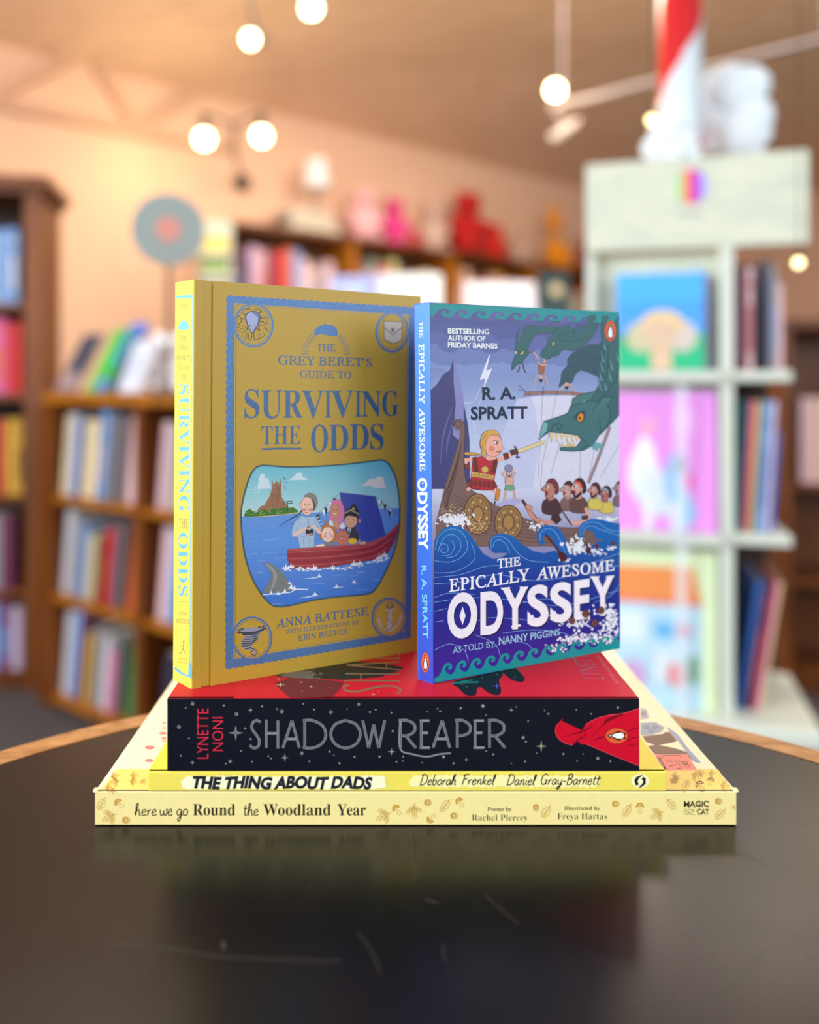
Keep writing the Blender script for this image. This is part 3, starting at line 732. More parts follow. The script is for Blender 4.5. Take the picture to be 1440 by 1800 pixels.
# ------------------------------------------------------------------ standing books
def upright(root, O, ang, Wd, H0, H1, T, skew, s0, s1, hard, mats, cols):
    O = Vector(O); U = Vector((math.cos(ang), math.sin(ang), 0)); V = Vector((0, 0, 1)); N = U.cross(V)
    def P(u, v, w):
        sh = s0+(s1-s0)*max(0, min(1, u/Wd))
        return O+U*(u+sh*v-skew*w)+V*v-N*w
    def hx(mb, u0, u1, v0, v1, w0, w1, c, top=True):
        Hs = (H0, H1)
        def hv(u, v): return v if v < .1 else v+(H1-H0)*max(0, min(1, u/Wd))
        vs = [P(u, hv(u, v), w) for w in (w0, w1) for u, v in ((u0, v0), (u1, v0), (u1, v1), (u0, v1))]
        mb.add(vs, [(0, 1, 2, 3), (7, 6, 5, 4), (0, 4, 5, 1), (1, 5, 6, 2), (2, 6, 7, 3), (3, 7, 4, 0)], 0, lin(c))
    bt = .0024 if hard else .0004; lip = .003 if hard else .0
    fc = MB(); g = .0
    if hard:   # board with the pressed joint groove beside the spine
        hx(fc, 0, .0045, 0, H0, 0, bt, cols[0]); hx(fc, .0045, .0095, 0, H0, .0011, bt, cols[0]); hx(fc, .0095, Wd, 0, H0, 0, bt, cols[0])
    else: hx(fc, 0, Wd, 0, H0, 0, bt, cols[0])
    sp = MB(); hx(sp, -.0006, .0012, 0, H0, .0003 if hard else 0.0, T, cols[1])
    bk = MB(); hx(bk, .0, Wd, 0, H0, T-bt, T, cols[1])
    pg = MB(); hx(pg, .0012, Wd-lip, lip, H0-lip, bt, T-bt, (235, 225, 200))
    bk.build('back_cover', mats, root, bevel=.0002); pg.build('page_block', M_page, root)
    ff = Face(O, U, V); ff.mb = fc
    Q = P(-.0006, 0, T); R = P(-.0006, 0, 0)
    fp = Face(Q, R-Q, V+U*s0); fp.mb = sp
    return fc, sp, ff, fp

ANG = math.radians(27.2)
# --- yellow hardback
root = empty('hardcover_book', (-.05, .47, SRZ), 'golden yellow hardback standing on the stack, with a blue foil border and boat picture', 'book')
YC = (180, 147, 44)
FO = (74, 114, 164); FD = (64, 98, 138)
fc, sp, ff, fp = upright(root, at(338.5, 1211, .4304), ANG, .1340, .2123, .2100, .0185, .28, .0059, .0118, True, M_ycloth, [YC, (236, 214, 84)])
f = ff
# border in sparkle foil with scalloped outer edge
def lerp(a, b, t): return (a[0]+(b[0]-a[0])*t, a[1]+(b[1]-a[1])*t)
oc = [(399.3, 520.5), (728.3, 541.5), (721.3, 1120.5), (397.2, 1175.5)]
ic = [(412.2, 532.8), (719.7, 553.5), (711.2, 1110.5), (410.6, 1158.5)]
f.frame(0, 0, 1); pts = []
for i in range(4):
    A, B = oc[i], oc[(i+1) % 4]; d = Vector(B)-Vector(A); n = Vector((d.y, -d.x)).normalized(); m = 28 if i % 2 == 0 else 50
    for k in range(m*4):
        t = k/(m*4); q = lerp(A, B, t); s = abs(math.sin(t*m*math.pi))*1.9
        pts.append((q[0]+n.x*s, q[1]+n.y*s))
f.poly(pts, FO, mi=1); f.poly(ic, YC)
g = .010
def inset(c, k): 
    cx = sum(q[0] for q in c)/4; cy = sum(q[1] for q in c)/4
    return [(q[0]+(k if q[0] < cx else -k), q[1]+(k if q[1] < cy else -k)) for q in c]
f.line(inset(ic, 2.6), 1.1, FD, closed=True, mi=1)
def medal(fr, x, y, rx, ry):
    f.frame(*fr); f.ell(x, y, rx, ry, FO, mi=1, n=48); f.ell(x, y, rx-11, ry-11, YC, n=48); f.ring(x, y, rx-18, ry-18, 3, FD, mi=1)
medal((290, 480, 3.13), 488, 287, 111, 123); medal((290, 480, 3.13), 1250, 325, 93, 113)
medal((290, 820, 3.13), 480, 946, 112, 121); medal((290, 820, 3.13), 1234, 832, 98, 111)
# octopus
f.frame(380, 500, 8); K = (44, 46, 40)
for q in [[(415, 430), (375, 405), (365, 370), (400, 350), (425, 370), (405, 390)], [(425, 490), (385, 482), (345, 478), (330, 450), (300, 450), (298, 480), (325, 492)],
          [(355, 482), (355, 520), (320, 555), (300, 600), (328, 600), (330, 565), (302, 550)], [(440, 590), (430, 640), (380, 672), (332, 662), (345, 622), (395, 622), (412, 585), (370, 585)],
          [(492, 680), (498, 740), (480, 785), (455, 750), (452, 692), (432, 690), (426, 770), (388, 745), (368, 712), (400, 702)], [(530, 670), (530, 750), (560, 778), (605, 755), (630, 730), (600, 700), (575, 720), (592, 745)],
          [(600, 755), (645, 750), (680, 710), (662, 672)], [(575, 620), (612, 650), (602, 590), (650, 570), (692, 600), (680, 640), (650, 618)], [(692, 600), (722, 652), (738, 568)],
          [(615, 540), (655, 520), (700, 560), (722, 530), (692, 490), (660, 480)], [(625, 460), (660, 482), (700, 450), (724, 480), (700, 520)], [(608, 410), (622, 362), (580, 342), (548, 352), (515, 330)], [(620, 362), (655, 405), (645, 460)], [(480, 345), (430, 345), (405, 355)]]:
    f.line(q, 13, K, smooth=True, taper=1, keep=True)
f.up()
f.poly([(405, 470), (425, 405), (500, 372), (575, 380), (625, 440), (620, 500), (585, 595), (545, 655), (512, 690), (468, 645), (435, 570)], (70, 76, 100), smooth=True)
f.poly([(425, 470), (445, 415), (500, 388), (560, 440), (590, 480), (575, 570), (535, 630), (512, 672), (480, 630), (450, 560)], (158, 166, 206), smooth=True)
f.poly([(500, 385), (570, 392), (610, 440), (605, 480), (560, 440)], (104, 112, 150), smooth=True)
f.line([(462, 565), (485, 585)], 9, K); f.line([(535, 582), (562, 565)], 9, K); f.line([(510, 600), (512, 640)], 5, (110, 116, 150))
# envelope pocket
f.frame(290, 480, 3.13)
f.poly([(1203, 262), (1307, 266), (1306, 372), (1256, 392), (1205, 366)], (90, 84, 74)); f.poly([(1207, 266), (1303, 270), (1302, 369), (1256, 387), (1208, 363)], (186, 176, 166))
f.line([(1206, 300), (1254, 340), (1304, 300)], 4, (70, 64, 56)); f.ell(1253, 312, 10, 11, (70, 62, 54)); f.ell(1252, 311, 5, 6, (150, 140, 124))
# beret and rays
f.poly([(822, 342), (826, 308), (850, 290), (872, 284), (880, 276), (892, 284), (925, 288), (948, 312), (947, 346), (900, 344), (860, 336)], FO, smooth=True, mi=1)
for i in range(9):
    an = math.radians(182-i*6.6); 
    for sg in (-1, 1):
        cx = 886; x0, y0 = math.cos(an)*sg, math.sin(an)
        f.line([(cx+x0*-1*-1*98, 440-y0*98), (cx+x0*132, 440-y0*132)], 3.4, FD, mi=1, keep=True)
f.up()
f.text('THE', (835, 430), (940, 431), 41, FD, 'serif', bold=.012, mi=1)
f.text("GREY BERET'S", (622, 503), (1140, 514), (50, 45), FD, 'serif', bold=.014, mi=1)
f.text('GUIDE TO', (742, 576), (1025, 581), 40, FD, 'serif', bold=.012, mi=1)
for ch, a, b, y0, y1 in (('S', 437, 520, 642, 797), ('U', 528, 645, 644, 797), ('R', 650, 758, 645, 797), ('V', 752, 876, 646, 797), ('I', 880, 915, 646, 795), ('V', 912, 1040, 646, 793), ('I', 1046, 1080, 648, 792), ('N', 1083, 1192, 650, 790), ('G', 1196, 1286, 650, 786)):
    f.text(ch, (a, y1), (b, y1-1), y1-y0, FD if ch else FO, 'serifbold', mi=1, bold=.0)
f.text('THE', (531, 944), (747, 941), 100, FD, 'serifbold', mi=1, bold=-.006)
f.line([(534, 969), (640, 966), (752, 966)], 11, FD, mi=1)
for ch, a, b, y0, y1 in (('O', 804, 898, 838, 984), ('D', 903, 1010, 836, 976), ('D', 1018, 1122, 832, 972), ('S', 1130, 1204, 832, 970)):
    f.text(ch, (a, y1), (b, y1-1), y1-y0, FD, 'serifbold', mi=1)
f.frame(290, 820, 3.13)
f.text('ANNA BATTESE', (612, 889), (1120, 815), (48, 42), FD, 'serif', bold=.014, mi=1)
f.text('WITH ILLUSTRATIONS BY', (665, 922), (1070, 866), (25, 21), FD, 'serif', bold=.01, mi=1)
f.text('ERIN REEVES', (733, 961), (1005, 919), (34, 29), FD, 'serif', bold=.012, mi=1)
# tornado and anchor
K2 = (52, 54, 60)
f.poly([(402, 908), (430, 888), (552, 884), (548, 896), (514, 926), (512, 955), (470, 985), (498, 1008), (506, 1030), (482, 1042), (492, 1018), (440, 1006), (418, 985), (422, 955), (444, 930)], (140, 140, 160))
for a, b in [((410, 914), (545, 900)), ((425, 924), (525, 915)), ((440, 938), (515, 926)), ((432, 950), (514, 940)), ((424, 962), (508, 952)), ((420, 975), (496, 964)), ((422, 988), (480, 976)), ((440, 1002), (476, 992))]: f.line([a, ((a[0]+b[0])/2, (a[1]+b[1])/2+5), b], 6, K2, smooth=True)
f.line([(400, 908), (440, 918), (500, 912), (552, 888)], 9, K2, smooth=True); f.line([(470, 1000), (502, 1010), (506, 1030), (485, 1040), (472, 1022), (484, 1014)], 4, K2, smooth=True)
for x, y in ((412, 900), (425, 893), (540, 880), (548, 892), (520, 884), (405, 915)): f.ell(x, y, 8, 5, K2, keep=True)
PG = (176, 164, 160); f.up()
f.ring(1239, 764, 14, 14, 6, (110, 100, 100)); f.line([(1210, 766), (1225, 778), (1262, 772)], 4, (90, 82, 82)); f.poly([(1230, 790), (1246, 790), (1252, 880), (1236, 915), (1222, 885)], PG)
f.line([(1212, 792), (1268, 784)], 8, PG); f.line([(1176, 838), (1190, 880), (1232, 905), (1280, 872), (1300, 822)], 10, PG, smooth=True); f.poly([(1170, 850), (1178, 826), (1190, 846)], PG); f.poly([(1290, 832), (1302, 808), (1308, 830)], PG)
f.line([(1250, 760), (1218, 830), (1256, 870), (1220, 905), (1200, 890), (1225, 875)], 4, (120, 104, 100), smooth=True)
# boat picture
f.frame(400, 800, 4.5)
ov = sm([(250, 87), (300, 80), (500, 94), (750, 86), (950, 70), (1150, 46), (1228, 40), (1280, 78), (1330, 180), (1356, 330), (1362, 480), (1350, 620), (1310, 780), (1240, 940), (1175, 1050), (1110, 1098), (900, 1118), (700, 1143), (500, 1188), (400, 1198), (338, 1176), (260, 1088), (190, 960), (140, 800), (114, 620), (108, 450), (130, 320), (172, 180), (212, 110)], True, 3)
f.grad(ov, [(60, (92, 176, 196)), (300, (140, 196, 204)), (480, (176, 206, 208))])
sea = clip(ov, -.055, -1, -(486+.055*120))
f.grad(sea, [(420, (94, 142, 208)), (700, (84, 140, 214)), (900, (78, 128, 206)), (1190, (46, 108, 196))])
for i in range(60):
    x = random.uniform(180, 1260); y = random.uniform(520, 1120)
    w = random.uniform(30, 130)
    if (x-735)**2/560**2+(y-640)**2/500**2 < .85: f.line([(x-w/2, y+w*.05), (x, y-2), (x+w/2, y-w*.05)], 4, random.choice([(66, 116, 200), (110, 160, 222), (56, 104, 186)]), keep=True)
f.up()
WH = (222, 230, 238)
for q in ([(235, 270), (250, 180), (262, 148), (290, 150), (300, 185), (322, 180), (332, 215), (345, 265)], [(488, 198), (520, 172), (550, 140), (582, 138), (590, 165), (612, 178), (640, 196)], [(1062, 245), (1100, 212), (1130, 186), (1160, 192), (1200, 168), (1232, 178), (1240, 215), (1255, 258), (1170, 262), (1130, 240)]):
    f.poly(q, (196, 214, 224) if q[0][0] < 900 else (214, 208, 206))
random.seed(11)
for i in range(45): f.ell(random.gauss(215, 32), random.gauss(240, 85), 3, 2.4, (226, 244, 250), keep=True, n=6)
f.up()
f.poly([(350, 178), (364, 235), (388, 202), (405, 228), (420, 178), (424, 240), (430, 335), (470, 398), (520, 442), (230, 442), (262, 404), (290, 396), (335, 320), (355, 250)], (146, 104, 72))
for q in ([(385, 240), (380, 330), (350, 420)], [(405, 250), (410, 340), (425, 430)], [(370, 300), (330, 390)], [(395, 300), (390, 420)]): f.line(q, 7, (112, 76, 50), smooth=len(q) > 2, taper=1)
f.poly([(130, 486), (138, 455), (160, 432), (180, 426), (200, 446), (225, 455), (260, 436), (300, 428), (330, 442), (360, 418), (400, 428), (440, 410), (480, 420), (520, 412), (545, 430), (562, 448), (540, 460), (400, 472), (250, 486)], (58, 110, 34))
random.seed(5)
for i in range(46): f.ell(random.uniform(140, 545), random.uniform(436, 474)-0*i, random.uniform(5, 12), 4, random.choice([(98, 150, 44), (40, 86, 26), (120, 160, 60)]), keep=True, n=8)
f.up()
f.line([(190, 490), (380, 478), (565, 456)], 5, (206, 190, 140)); f.line([(474, 365), (474, 445)], 7, (36, 62, 40)); f.line([(434, 372), (512, 364)], 8, (40, 74, 44)); f.line([(440, 386), (518, 380)], 7, (40, 74, 44))
for x, y in ((445, 180), (455, 192), (464, 218), (452, 250), (460, 262)): f.ell(x, y, 7, 4, (40, 60, 70), keep=True, n=8)
f.up()
for q in ([(190, 684), (240, 684)], [(280, 676), (410, 662)], [(140, 790), (230, 776)], [(200, 936), (282, 924)], [(610, 978), (690, 970), (745, 962)], [(670, 1020), (760, 1012)], [(830, 1050), (860, 1048), (920, 1042)], [(1015, 1068), (1115, 1062)], [(1140, 992), (1215, 980)], [(560, 1132), (640, 1120), (720, 1112)], [(1020, 930), (1100, 920)], [(350, 1180), (450, 1170)]): f.line(q, 6, WH, taper=2, keep=True)
f.up()
for x, y, s in ((725, 955, 24), (862, 1038, 22), (1000, 1002, 20), (692, 1098, 24)): f.poly([(x-s, y+s*.5), (x-s*.3, y), (x, y-s), (x+s*.2, y-s*.2), (x+s, y+s*.5)], WH)
# tent, bunting, crew
f.rim = (2.0, (96, 84, 96))
f.line([(890, 300), (760, 420), (690, 490)], 3, (60, 60, 90)); f.line([(1175, 330), (1260, 400), (1355, 470)], 3, (60, 60, 90))
for x, y, c in ((845, 350, (24, 24, 34)), (808, 380, WH), (776, 425, (24, 24, 34)), (760, 440, WH), (720, 480, (24, 24, 34)), (1208, 365, (24, 24, 34)), (1243, 400, (24, 24, 34)), (1200, 360, WH), (1286, 440, WH), (1280, 450, (24, 24, 34))): f.poly([(x-12, y-14), (x+14, y-4), (x+4, y+48)], c)
for i in range(6): f.line([(702+i*5, 484+i*13), (728+i*4, 472+i*14)], 5, (26, 30, 44) if i % 2 == 0 else WH)
f.poly([(888, 295), (1172, 326), (1252, 640), (1170, 690), (1070, 722), (1010, 560), (930, 430)], (54, 66, 158))
f.poly([(888, 295), (930, 430), (1010, 560), (1040, 640), (960, 560), (905, 440)], (40, 50, 124)); f.poly([(1065, 700), (1248, 636), (1250, 650), (1090, 740), (1068, 728)], (74, 86, 172))
f.poly([(798, 525), (808, 440), (830, 372), (862, 350), (898, 360), (918, 410), (925, 470), (905, 520), (920, 560), (860, 590), (810, 560)], (214, 112, 160), smooth=True)
f.ell(852, 442, 38, 56, (196, 138, 108)); f.poly([(830, 500), (870, 500), (890, 580), (850, 590)], (196, 138, 108))
for x in (838, 868): f.ell(x, 432, 4, 5, (40, 30, 30), keep=True)
f.up(); f.line([(838, 465), (862, 466)], 5, (240, 230, 220))
f.poly([(800, 520), (830, 515), (850, 600), (800, 560)], (208, 216, 230)); f.poly([(880, 560), (920, 530), (935, 575), (900, 590)], (208, 216, 230))
f.poly([(930, 572), (1000, 566), (1030, 610), (1042, 660), (1020, 700), (955, 660)], (44, 44, 54)); f.poly([(948, 578), (978, 578), (962, 640)], WH); f.poly([(958, 580), (968, 580), (966, 624), (958, 620)], (40, 60, 110))
f.ell(975, 515, 50, 60, (206, 152, 126)); f.poly([(920, 520), (926, 462), (975, 440), (1030, 460), (1040, 520), (1018, 488), (960, 478), (940, 486)], (28, 26, 30))
f.poly([(915, 460), (960, 420), (1002, 378), (1030, 420), (1052, 470), (1000, 446), (950, 446)], (30, 30, 38)); f.line([(925, 462), (975, 434), (1040, 466)], 5, (206, 196, 150)); f.ell(995, 424, 9, 10, (200, 180, 110))
for x in (955, 992): f.ell(x, 512, 4, 5, (40, 30, 30), keep=True)
f.up(); f.line([(960, 546), (985, 548)], 4, (150, 80, 70)); f.ell(1045, 520, 9, 14, (206, 152, 126))
f.poly([(722, 600), (740, 566), (780, 548), (765, 520), (800, 530), (800, 552), (845, 570), (866, 620), (862, 680), (820, 690), (730, 660)], (180, 112, 48), smooth=True)
f.ell(792, 628, 50, 60, (238, 200, 182)); f.ell(770, 640, 12, 10, (232, 150, 140)); f.ell(822, 640, 12, 10, (232, 150, 140))
for x in (778, 808): f.ell(x, 618, 4, 5, (40, 30, 30), keep=True)
f.up(); f.line([(778, 662), (808, 662)], 4, (170, 80, 70)); f.poly([(758, 690), (840, 684), (850, 715), (750, 720)], (120, 124, 134)); f.poly([(700, 712), (760, 700), (770, 722), (700, 725)], (238, 200, 182))
f.ell(988, 680, 38, 24, (220, 180, 30)); f.ell(908, 655, 52, 62, (190, 112, 92)); f.line([(890, 580), (908, 596), (925, 575)], 10, (170, 40, 90))
for x in (888, 905): f.ell(x, 640, 4, 5, (60, 30, 30), keep=True)
f.up(); f.ell(900, 660, 8, 6, (230, 200, 190))
f.line([(590, 436), (560, 470), (500, 505), (435, 545), (402, 560)], 12, (26, 28, 34), smooth=True, taper=1)
f.poly([(586, 478), (630, 492), (690, 480), (722, 530), (745, 590), (712, 620), (690, 590), (684, 732), (572, 738), (556, 650), (530, 640), (506, 632), (508, 590), (530, 530)], (158, 184, 208))
for q in ([(560, 500), (556, 600)], [(640, 500), (640, 560)], [(600, 660), (605, 735)], [(650, 650), (648, 730)], [(620, 640), (580, 650)], [(700, 520), (720, 590)]): f.line(q, 3, (92, 116, 150))
f.poly([(586, 438), (586, 360), (620, 322), (640, 322), (606, 400)], (30, 26, 28)); f.ell(630, 402, 48, 74, (232, 186, 164)); f.ell(604, 432, 14, 10, (224, 130, 120)); f.ell(656, 432, 14, 10, (224, 130, 120)); f.ell(578, 392, 10, 18, (232, 186, 164))
f.poly([(606, 328), (640, 300), (690, 312), (712, 360), (706, 400), (682, 436), (676, 372), (648, 336)], (122, 124, 116), smooth=True); f.line([(672, 350), (690, 400), (680, 440)], 8, (34, 30, 30))
for x in (612, 642): f.ell(x, 388, 4, 6, (40, 30, 30), keep=True)
f.up(); f.line([(626, 395), (622, 425), (630, 428)], 3, (170, 110, 90)); f.line([(612, 452), (636, 454)], 5, (180, 60, 60))
f.line([(518, 640), (560, 610), (640, 572)], 22, (232, 186, 164), smooth=True); f.line([(736, 620), (700, 580), (665, 560)], 22, (232, 186, 164), smooth=True)
f.poly([(618, 590), (632, 582), (645, 596), (668, 580), (680, 592), (678, 632), (655, 636), (648, 615), (640, 636), (620, 632)], (20, 20, 24)); f.ell(634, 628, 10, 8, (210, 160, 160)); f.ell(664, 624, 10, 8, (210, 160, 160)); f.line([(625, 562), (638, 578), (652, 560)], 5, (20, 20, 24))
f.poly([(470, 745), (560, 736), (760, 726), (1000, 706), (1130, 690), (1240, 642), (1354, 540), (1348, 600), (1320, 690), (1252, 800), (1130, 832), (1000, 852), (840, 882), (600, 902), (494, 896), (474, 820)], (146, 38, 48))
for k in range(1, 6):
    t = k/6; f.line([(472+6*k, 745+150*t), (760, 726+165*t), (1130, 690+140*t), (1348-18*k, 545+225*t)], 3.5, (206, 110, 104) if k % 2 else (104, 20, 32), smooth=True)
f.poly([(1240, 642), (1354, 540), (1352, 562), (1245, 668), (1130, 708), (1000, 722), (760, 742), (472, 762), (470, 745), (1000, 706), (1130, 690)], (176, 66, 66))
f.poly([(1030, 690), (1085, 680), (1100, 700), (1060, 712)], (206, 152, 126))
f.rim = None
random.seed(3)
for i in range(70):
    t = random.random(); x = 440+840*t; y = 905-20*t-(t > .6)*(t-.6)*190+random.uniform(-12, 14); s = random.uniform(4, 16)
    f.ell(x, y, s, s*.45, WH, rot=-.3, keep=True, n=8)
f.up()
for x, y, s in ((460, 880, 30), (500, 870, 28), (680, 885, 30), (830, 880, 24), (1000, 850, 30), (1045, 845, 22), (1200, 800, 28), (1240, 780, 28)): f.poly([(x-s, y+s*.8), (x-s*.5, y), (x-s*.2, y+s*.4), (x, y-s*.8), (x+s*.3, y+s*.3), (x+s*.7, y-s*.1), (x+s, y+s*.8)], WH)
f.poly([(276, 850), (320, 850), (370, 872), (425, 920), (470, 985), (500, 1040), (515, 1070), (400, 1086), (270, 1092), (300, 1045), (340, 985), (345, 935), (315, 888)], (112, 118, 116), smooth=False)
f.poly([(290, 855), (330, 868), (372, 900), (395, 960), (370, 1040), (330, 1080), (360, 1000), (360, 930)], (138, 144, 140))
f.line([(278, 1104), (360, 1098), (500, 1084), (540, 1060), (640, 1062)], 7, WH)
for x, y, s in ((345, 1090, 22), (400, 1092, 22), (455, 1075, 26), (505, 1040, 30), (530, 1050, 24), (490, 1010, 18)): f.poly([(x-s, y+s*.6), (x-s*.4, y), (x, y-s), (x+s*.3, y+s*.1), (x+s, y+s*.6)], WH)
f.line(ov, 12, (58, 84, 96), closed=True, mi=1)
fc.build('front_cover', [M_ycloth, M_foil], root, bevel=0)
# spine of the yellow book
f = fp; f.frame(290, 480, 3.13); SB = (120, 190, 226)
f.poly([(58, 128), (150, 118), (152, 128), (146, 138), (58, 140)], SB, mi=1)
f.frame(0, 0, 1)
f.line([(338.2, 519), (335.5, 860), (334, 1165)], 1.6, SB, mi=1)
f.line([(307, 1174), (320, 1184), (334, 1190), (334, 1165)], 4, SB, mi=1)
TX = (166, 148, 84)
for s, y, a, b in (('ONE', 542, 315.5, 330.5), ('THE', 598, 316.5, 330), ('GREY', 615.5, 314.5, 332), ('BERET\'S', 633, 310.5, 336.5), ('GUIDE', 650, 313.5, 333), ('TO', 666, 318.5, 329), ('ANNA', 1082, 313.5, 330), ('BATTESE', 1096, 309, 334)):
    f.text(s, (a, y-1), (b, y+.5), 8, TX, 'serif', bold=.01)
for y in (550, 1057, 1107): f.line([(313, y), (331, y+1)], 1, TX)
f.poly([(314, 579), (316, 570), (322, 563), (330, 568), (332, 578)], SB, smooth=True, mi=1)
def downtext(f, word, x0, x1, y0, y1, c, style, **k): f.text(word, (x0, y0), (x0+k.pop('dx', 0), y1), x1-x0, c, style, up=(1, 0), **k)
downtext(f, 'SURVIVING', 315, 332, 675, 900, SB, 'serifbold', mi=1); downtext(f, 'ODDS', 314, 330, 936, 1048, SB, 'serifbold', mi=1)
f.text('THE', (314, 928), (331.5, 929), 17, TX, 'serif', bold=.01)
f.line([(313, 1119), (329.5, 1120), (329, 1153), (313, 1151)], .8, TX, closed=True)
f.ell(323, 1128, 1.8, 2.2, TX); f.line([(323, 1131), (322, 1140), (317, 1150)], 1.6, TX, smooth=True); f.line([(322, 1140), (326, 1150)], 1.6, TX); f.line([(322, 1132), (317, 1137)], 1.1, TX)
f.text('SIMON &', (313, 1159), (329, 1161), 4, TX, 'serif'); f.text('SCHUSTER', (312, 1165), (330, 1168), 4, TX, 'serif')
sp.build('spine', [M_ycloth, M_foil], root, bevel=0)

# --- blue paperback
root = empty('paperback_book', (.08, .47, SRZ), 'blue and teal paperback standing on the stack, with sea monsters and a rowing crew', 'book')
fc, sp, ff, fp = upright(root, at(762, 1202, .4378), ANG, .1293, .2009, .2011, .0097, .33, -.0118, -.0025, False, M_blue, [(60, 70, 140), (44, 92, 206)])
f = ff; f.frame(0, 0, 1); f.limit([(755.6, 532.3), (1088.3, 548.6), (1089.5, 1139.4), (762.2, 1201.7)])
f.grad([(755.8, 532.6), (1088.2, 548.8), (1089.4, 1139.2), (762.3, 1201.4)], [(540, (74, 86, 148)), (620, (96, 112, 168)), (690, (140, 160, 208)), (780, (184, 196, 230)), (860, (200, 206, 232)), (930, (150, 150, 190)), (1139, (40, 40, 140))])
B3 = (720, 520, 3.692); B4 = (720, 820, 3.692); BP = (750, 700, 4.114); BD = (890, 530, 6.857)
f.frame(*B3)
random.seed(4)
for y, c, r in ((470, (126, 146, 200), 70), (400, (108, 126, 184), 62), (310, (92, 104, 166), 66), (230, (80, 92, 154), 60)):
    for i in range(11):
        x = 190+i*80+random.uniform(-20, 20); rr = r*random.uniform(.8, 1.25)
        if x > 130+rr and x < 1000: f.ell(x, y+random.uniform(-12, 12), rr, rr*.72, c, keep=True, n=20)
    f.poly([(134, y-160), (1050, y-140), (1050, y), (134, y)], c)
f.poly([(790, 655), (1120, 640), (1376, 760), (1382, 1254), (800, 1254), (832, 1050), (836, 900), (820, 760)], (208, 210, 234))
f.poly([(700, 670), (790, 655), (820, 760), (836, 900), (832, 1050), (800, 1254), (620, 1254), (600, 900)], (190, 196, 230))
f.poly([(136, 612), (180, 572), (216, 512), (262, 482), (286, 405), (304, 470), (330, 570), (352, 700), (378, 830), (390, 940), (392, 1254), (138, 1254)], (62, 64, 120))
f.poly([(286, 405), (302, 450), (345, 620), (352, 700), (350, 820), (320, 940), (280, 900), (300, 700), (286, 560)], (130, 134, 192))
for q in ([(285, 700), (220, 900), (200, 1100)], [(300, 780), (250, 930), (240, 1050)], [(340, 900), (300, 1000)], [(380, 940), (350, 1254)]): f.line(q, 12, (96, 96, 154), smooth=len(q) > 2, taper=2)
f.line([(520, 385), (458, 546), (498, 530), (470, 640), (440, 740)], 9, (214, 220, 240), taper=1); f.poly([(522, 385), (456, 548), (494, 534), (484, 592), (536, 470), (496, 488)], (224, 228, 244))
f.line([(352, 700), (420, 690), (460, 600)], 4, (200, 206, 232)); f.line([(410, 800), (430, 920)], 4, (206, 212, 236))
f.text('BESTSELLING', (248, 244), (516, 250), (34, 33), (228, 236, 236), bold=.028)
f.text('AUTHOR OF', (248, 289), (492, 293), (34, 33), (228, 236, 236), bold=.028)
f.text('FRIDAY BARNES', (248, 334), (570, 342), (34, 33), (228, 236, 236), bold=.028)
DN = (12, 32, 62)
f.text('R. A.', (471, 674), (688, 668), (82, 76), DN, bold=.03); f.text('SPRATT', (397, 803), (766, 795), (84, 78), DN, bold=.03)
# ropes, mast
for q in ([(865, 640), (835, 1180)], [(955, 640), (860, 1100), (850, 1240)], [(1062, 650), (920, 1150)], [(1110, 1000), (1105, 1190)], [(1200, 1000), (1165, 1180)], [(1372, 950), (1240, 1180)]): f.line(q, 4, (150, 152, 172))
f.line([(1300, 850), (1215, 1080), (1160, 1215)], 22, (150, 132, 142)); f.line([(1308, 850), (1168, 1215)], 3, (96, 80, 92))
# rear monsters
TE = (44, 98, 104); TD = (24, 56, 68); TL = (84, 142, 148)
f.frame(*BD)
def beast(pts, c=TE):
    q = sm(pts, True, 3); f.poly(q, c); f.line(q, 5, TD, closed=True)
beast([(68, 830), (72, 740), (104, 650), (106, 540), (112, 430), (158, 330), (146, 420), (150, 500), (190, 410), (240, 330), (330, 262), (450, 232), (600, 240), (700, 250), (660, 330), (560, 380), (450, 378), (360, 402), (302, 470), (262, 560), (272, 630), (220, 690), (190, 740), (128, 768)])
for i, (x, y) in enumerate(((215, 350), (255, 305), (310, 262), (370, 240), (440, 228), (510, 232))): f.poly([(x-20, y+10), (x-8+i*3, y-65+i*4), (x+22, y-4)], TE); f.line([(x-20, y+10), (x-8+i*3, y-65+i*4), (x+22, y-4)], 3, TD)
beast([(635, 1035), (660, 940), (672, 850), (735, 770), (742, 690), (800, 622), (900, 570), (1000, 520), (1100, 520), (1160, 500), (1200, 700), (1190, 935), (1100, 900), (980, 850), (892, 832), (830, 882), (800, 960), (760, 992), (720, 968)], (40, 82, 98))
beast([(415, 660), (420, 600), (470, 558), (500, 490), (500, 455), (560, 400), (612, 330), (700, 262), (800, 330), (822, 402), (900, 350), (960, 262), (990, 182), (1040, 160), (1082, 190), (1068, 250), (1112, 262), (1080, 340), (1040, 425), (960, 512), (880, 568), (800, 592), (700, 580), (662, 602), (622, 650), (560, 662), (500, 700), (450, 682)])
for x, y in ((840, 340), (880, 300), (920, 250), (955, 200)): f.poly([(x-16, y+60), (x-20, y-30), (x+26, y+20)], TE); f.line([(x-16, y+60), (x-20, y-30), (x+26, y+20)], 3, TD)
for q in ([(640, 470), (760, 480), (900, 470), (1000, 400)], [(660, 430), (700, 380), (760, 360)], [(640, 460), (620, 420), (660, 380)], [(540, 640), (600, 600), (590, 570)], [(840, 620), (900, 600), (1000, 640), (1100, 700)], [(900, 660), (960, 690), (1060, 700)], [(760, 720), (780, 800), (880, 760)], [(520, 200), (600, 210)], [(300, 300), (420, 272), (580, 285)]): f.line(q, 5, TD, smooth=len(q) > 2)
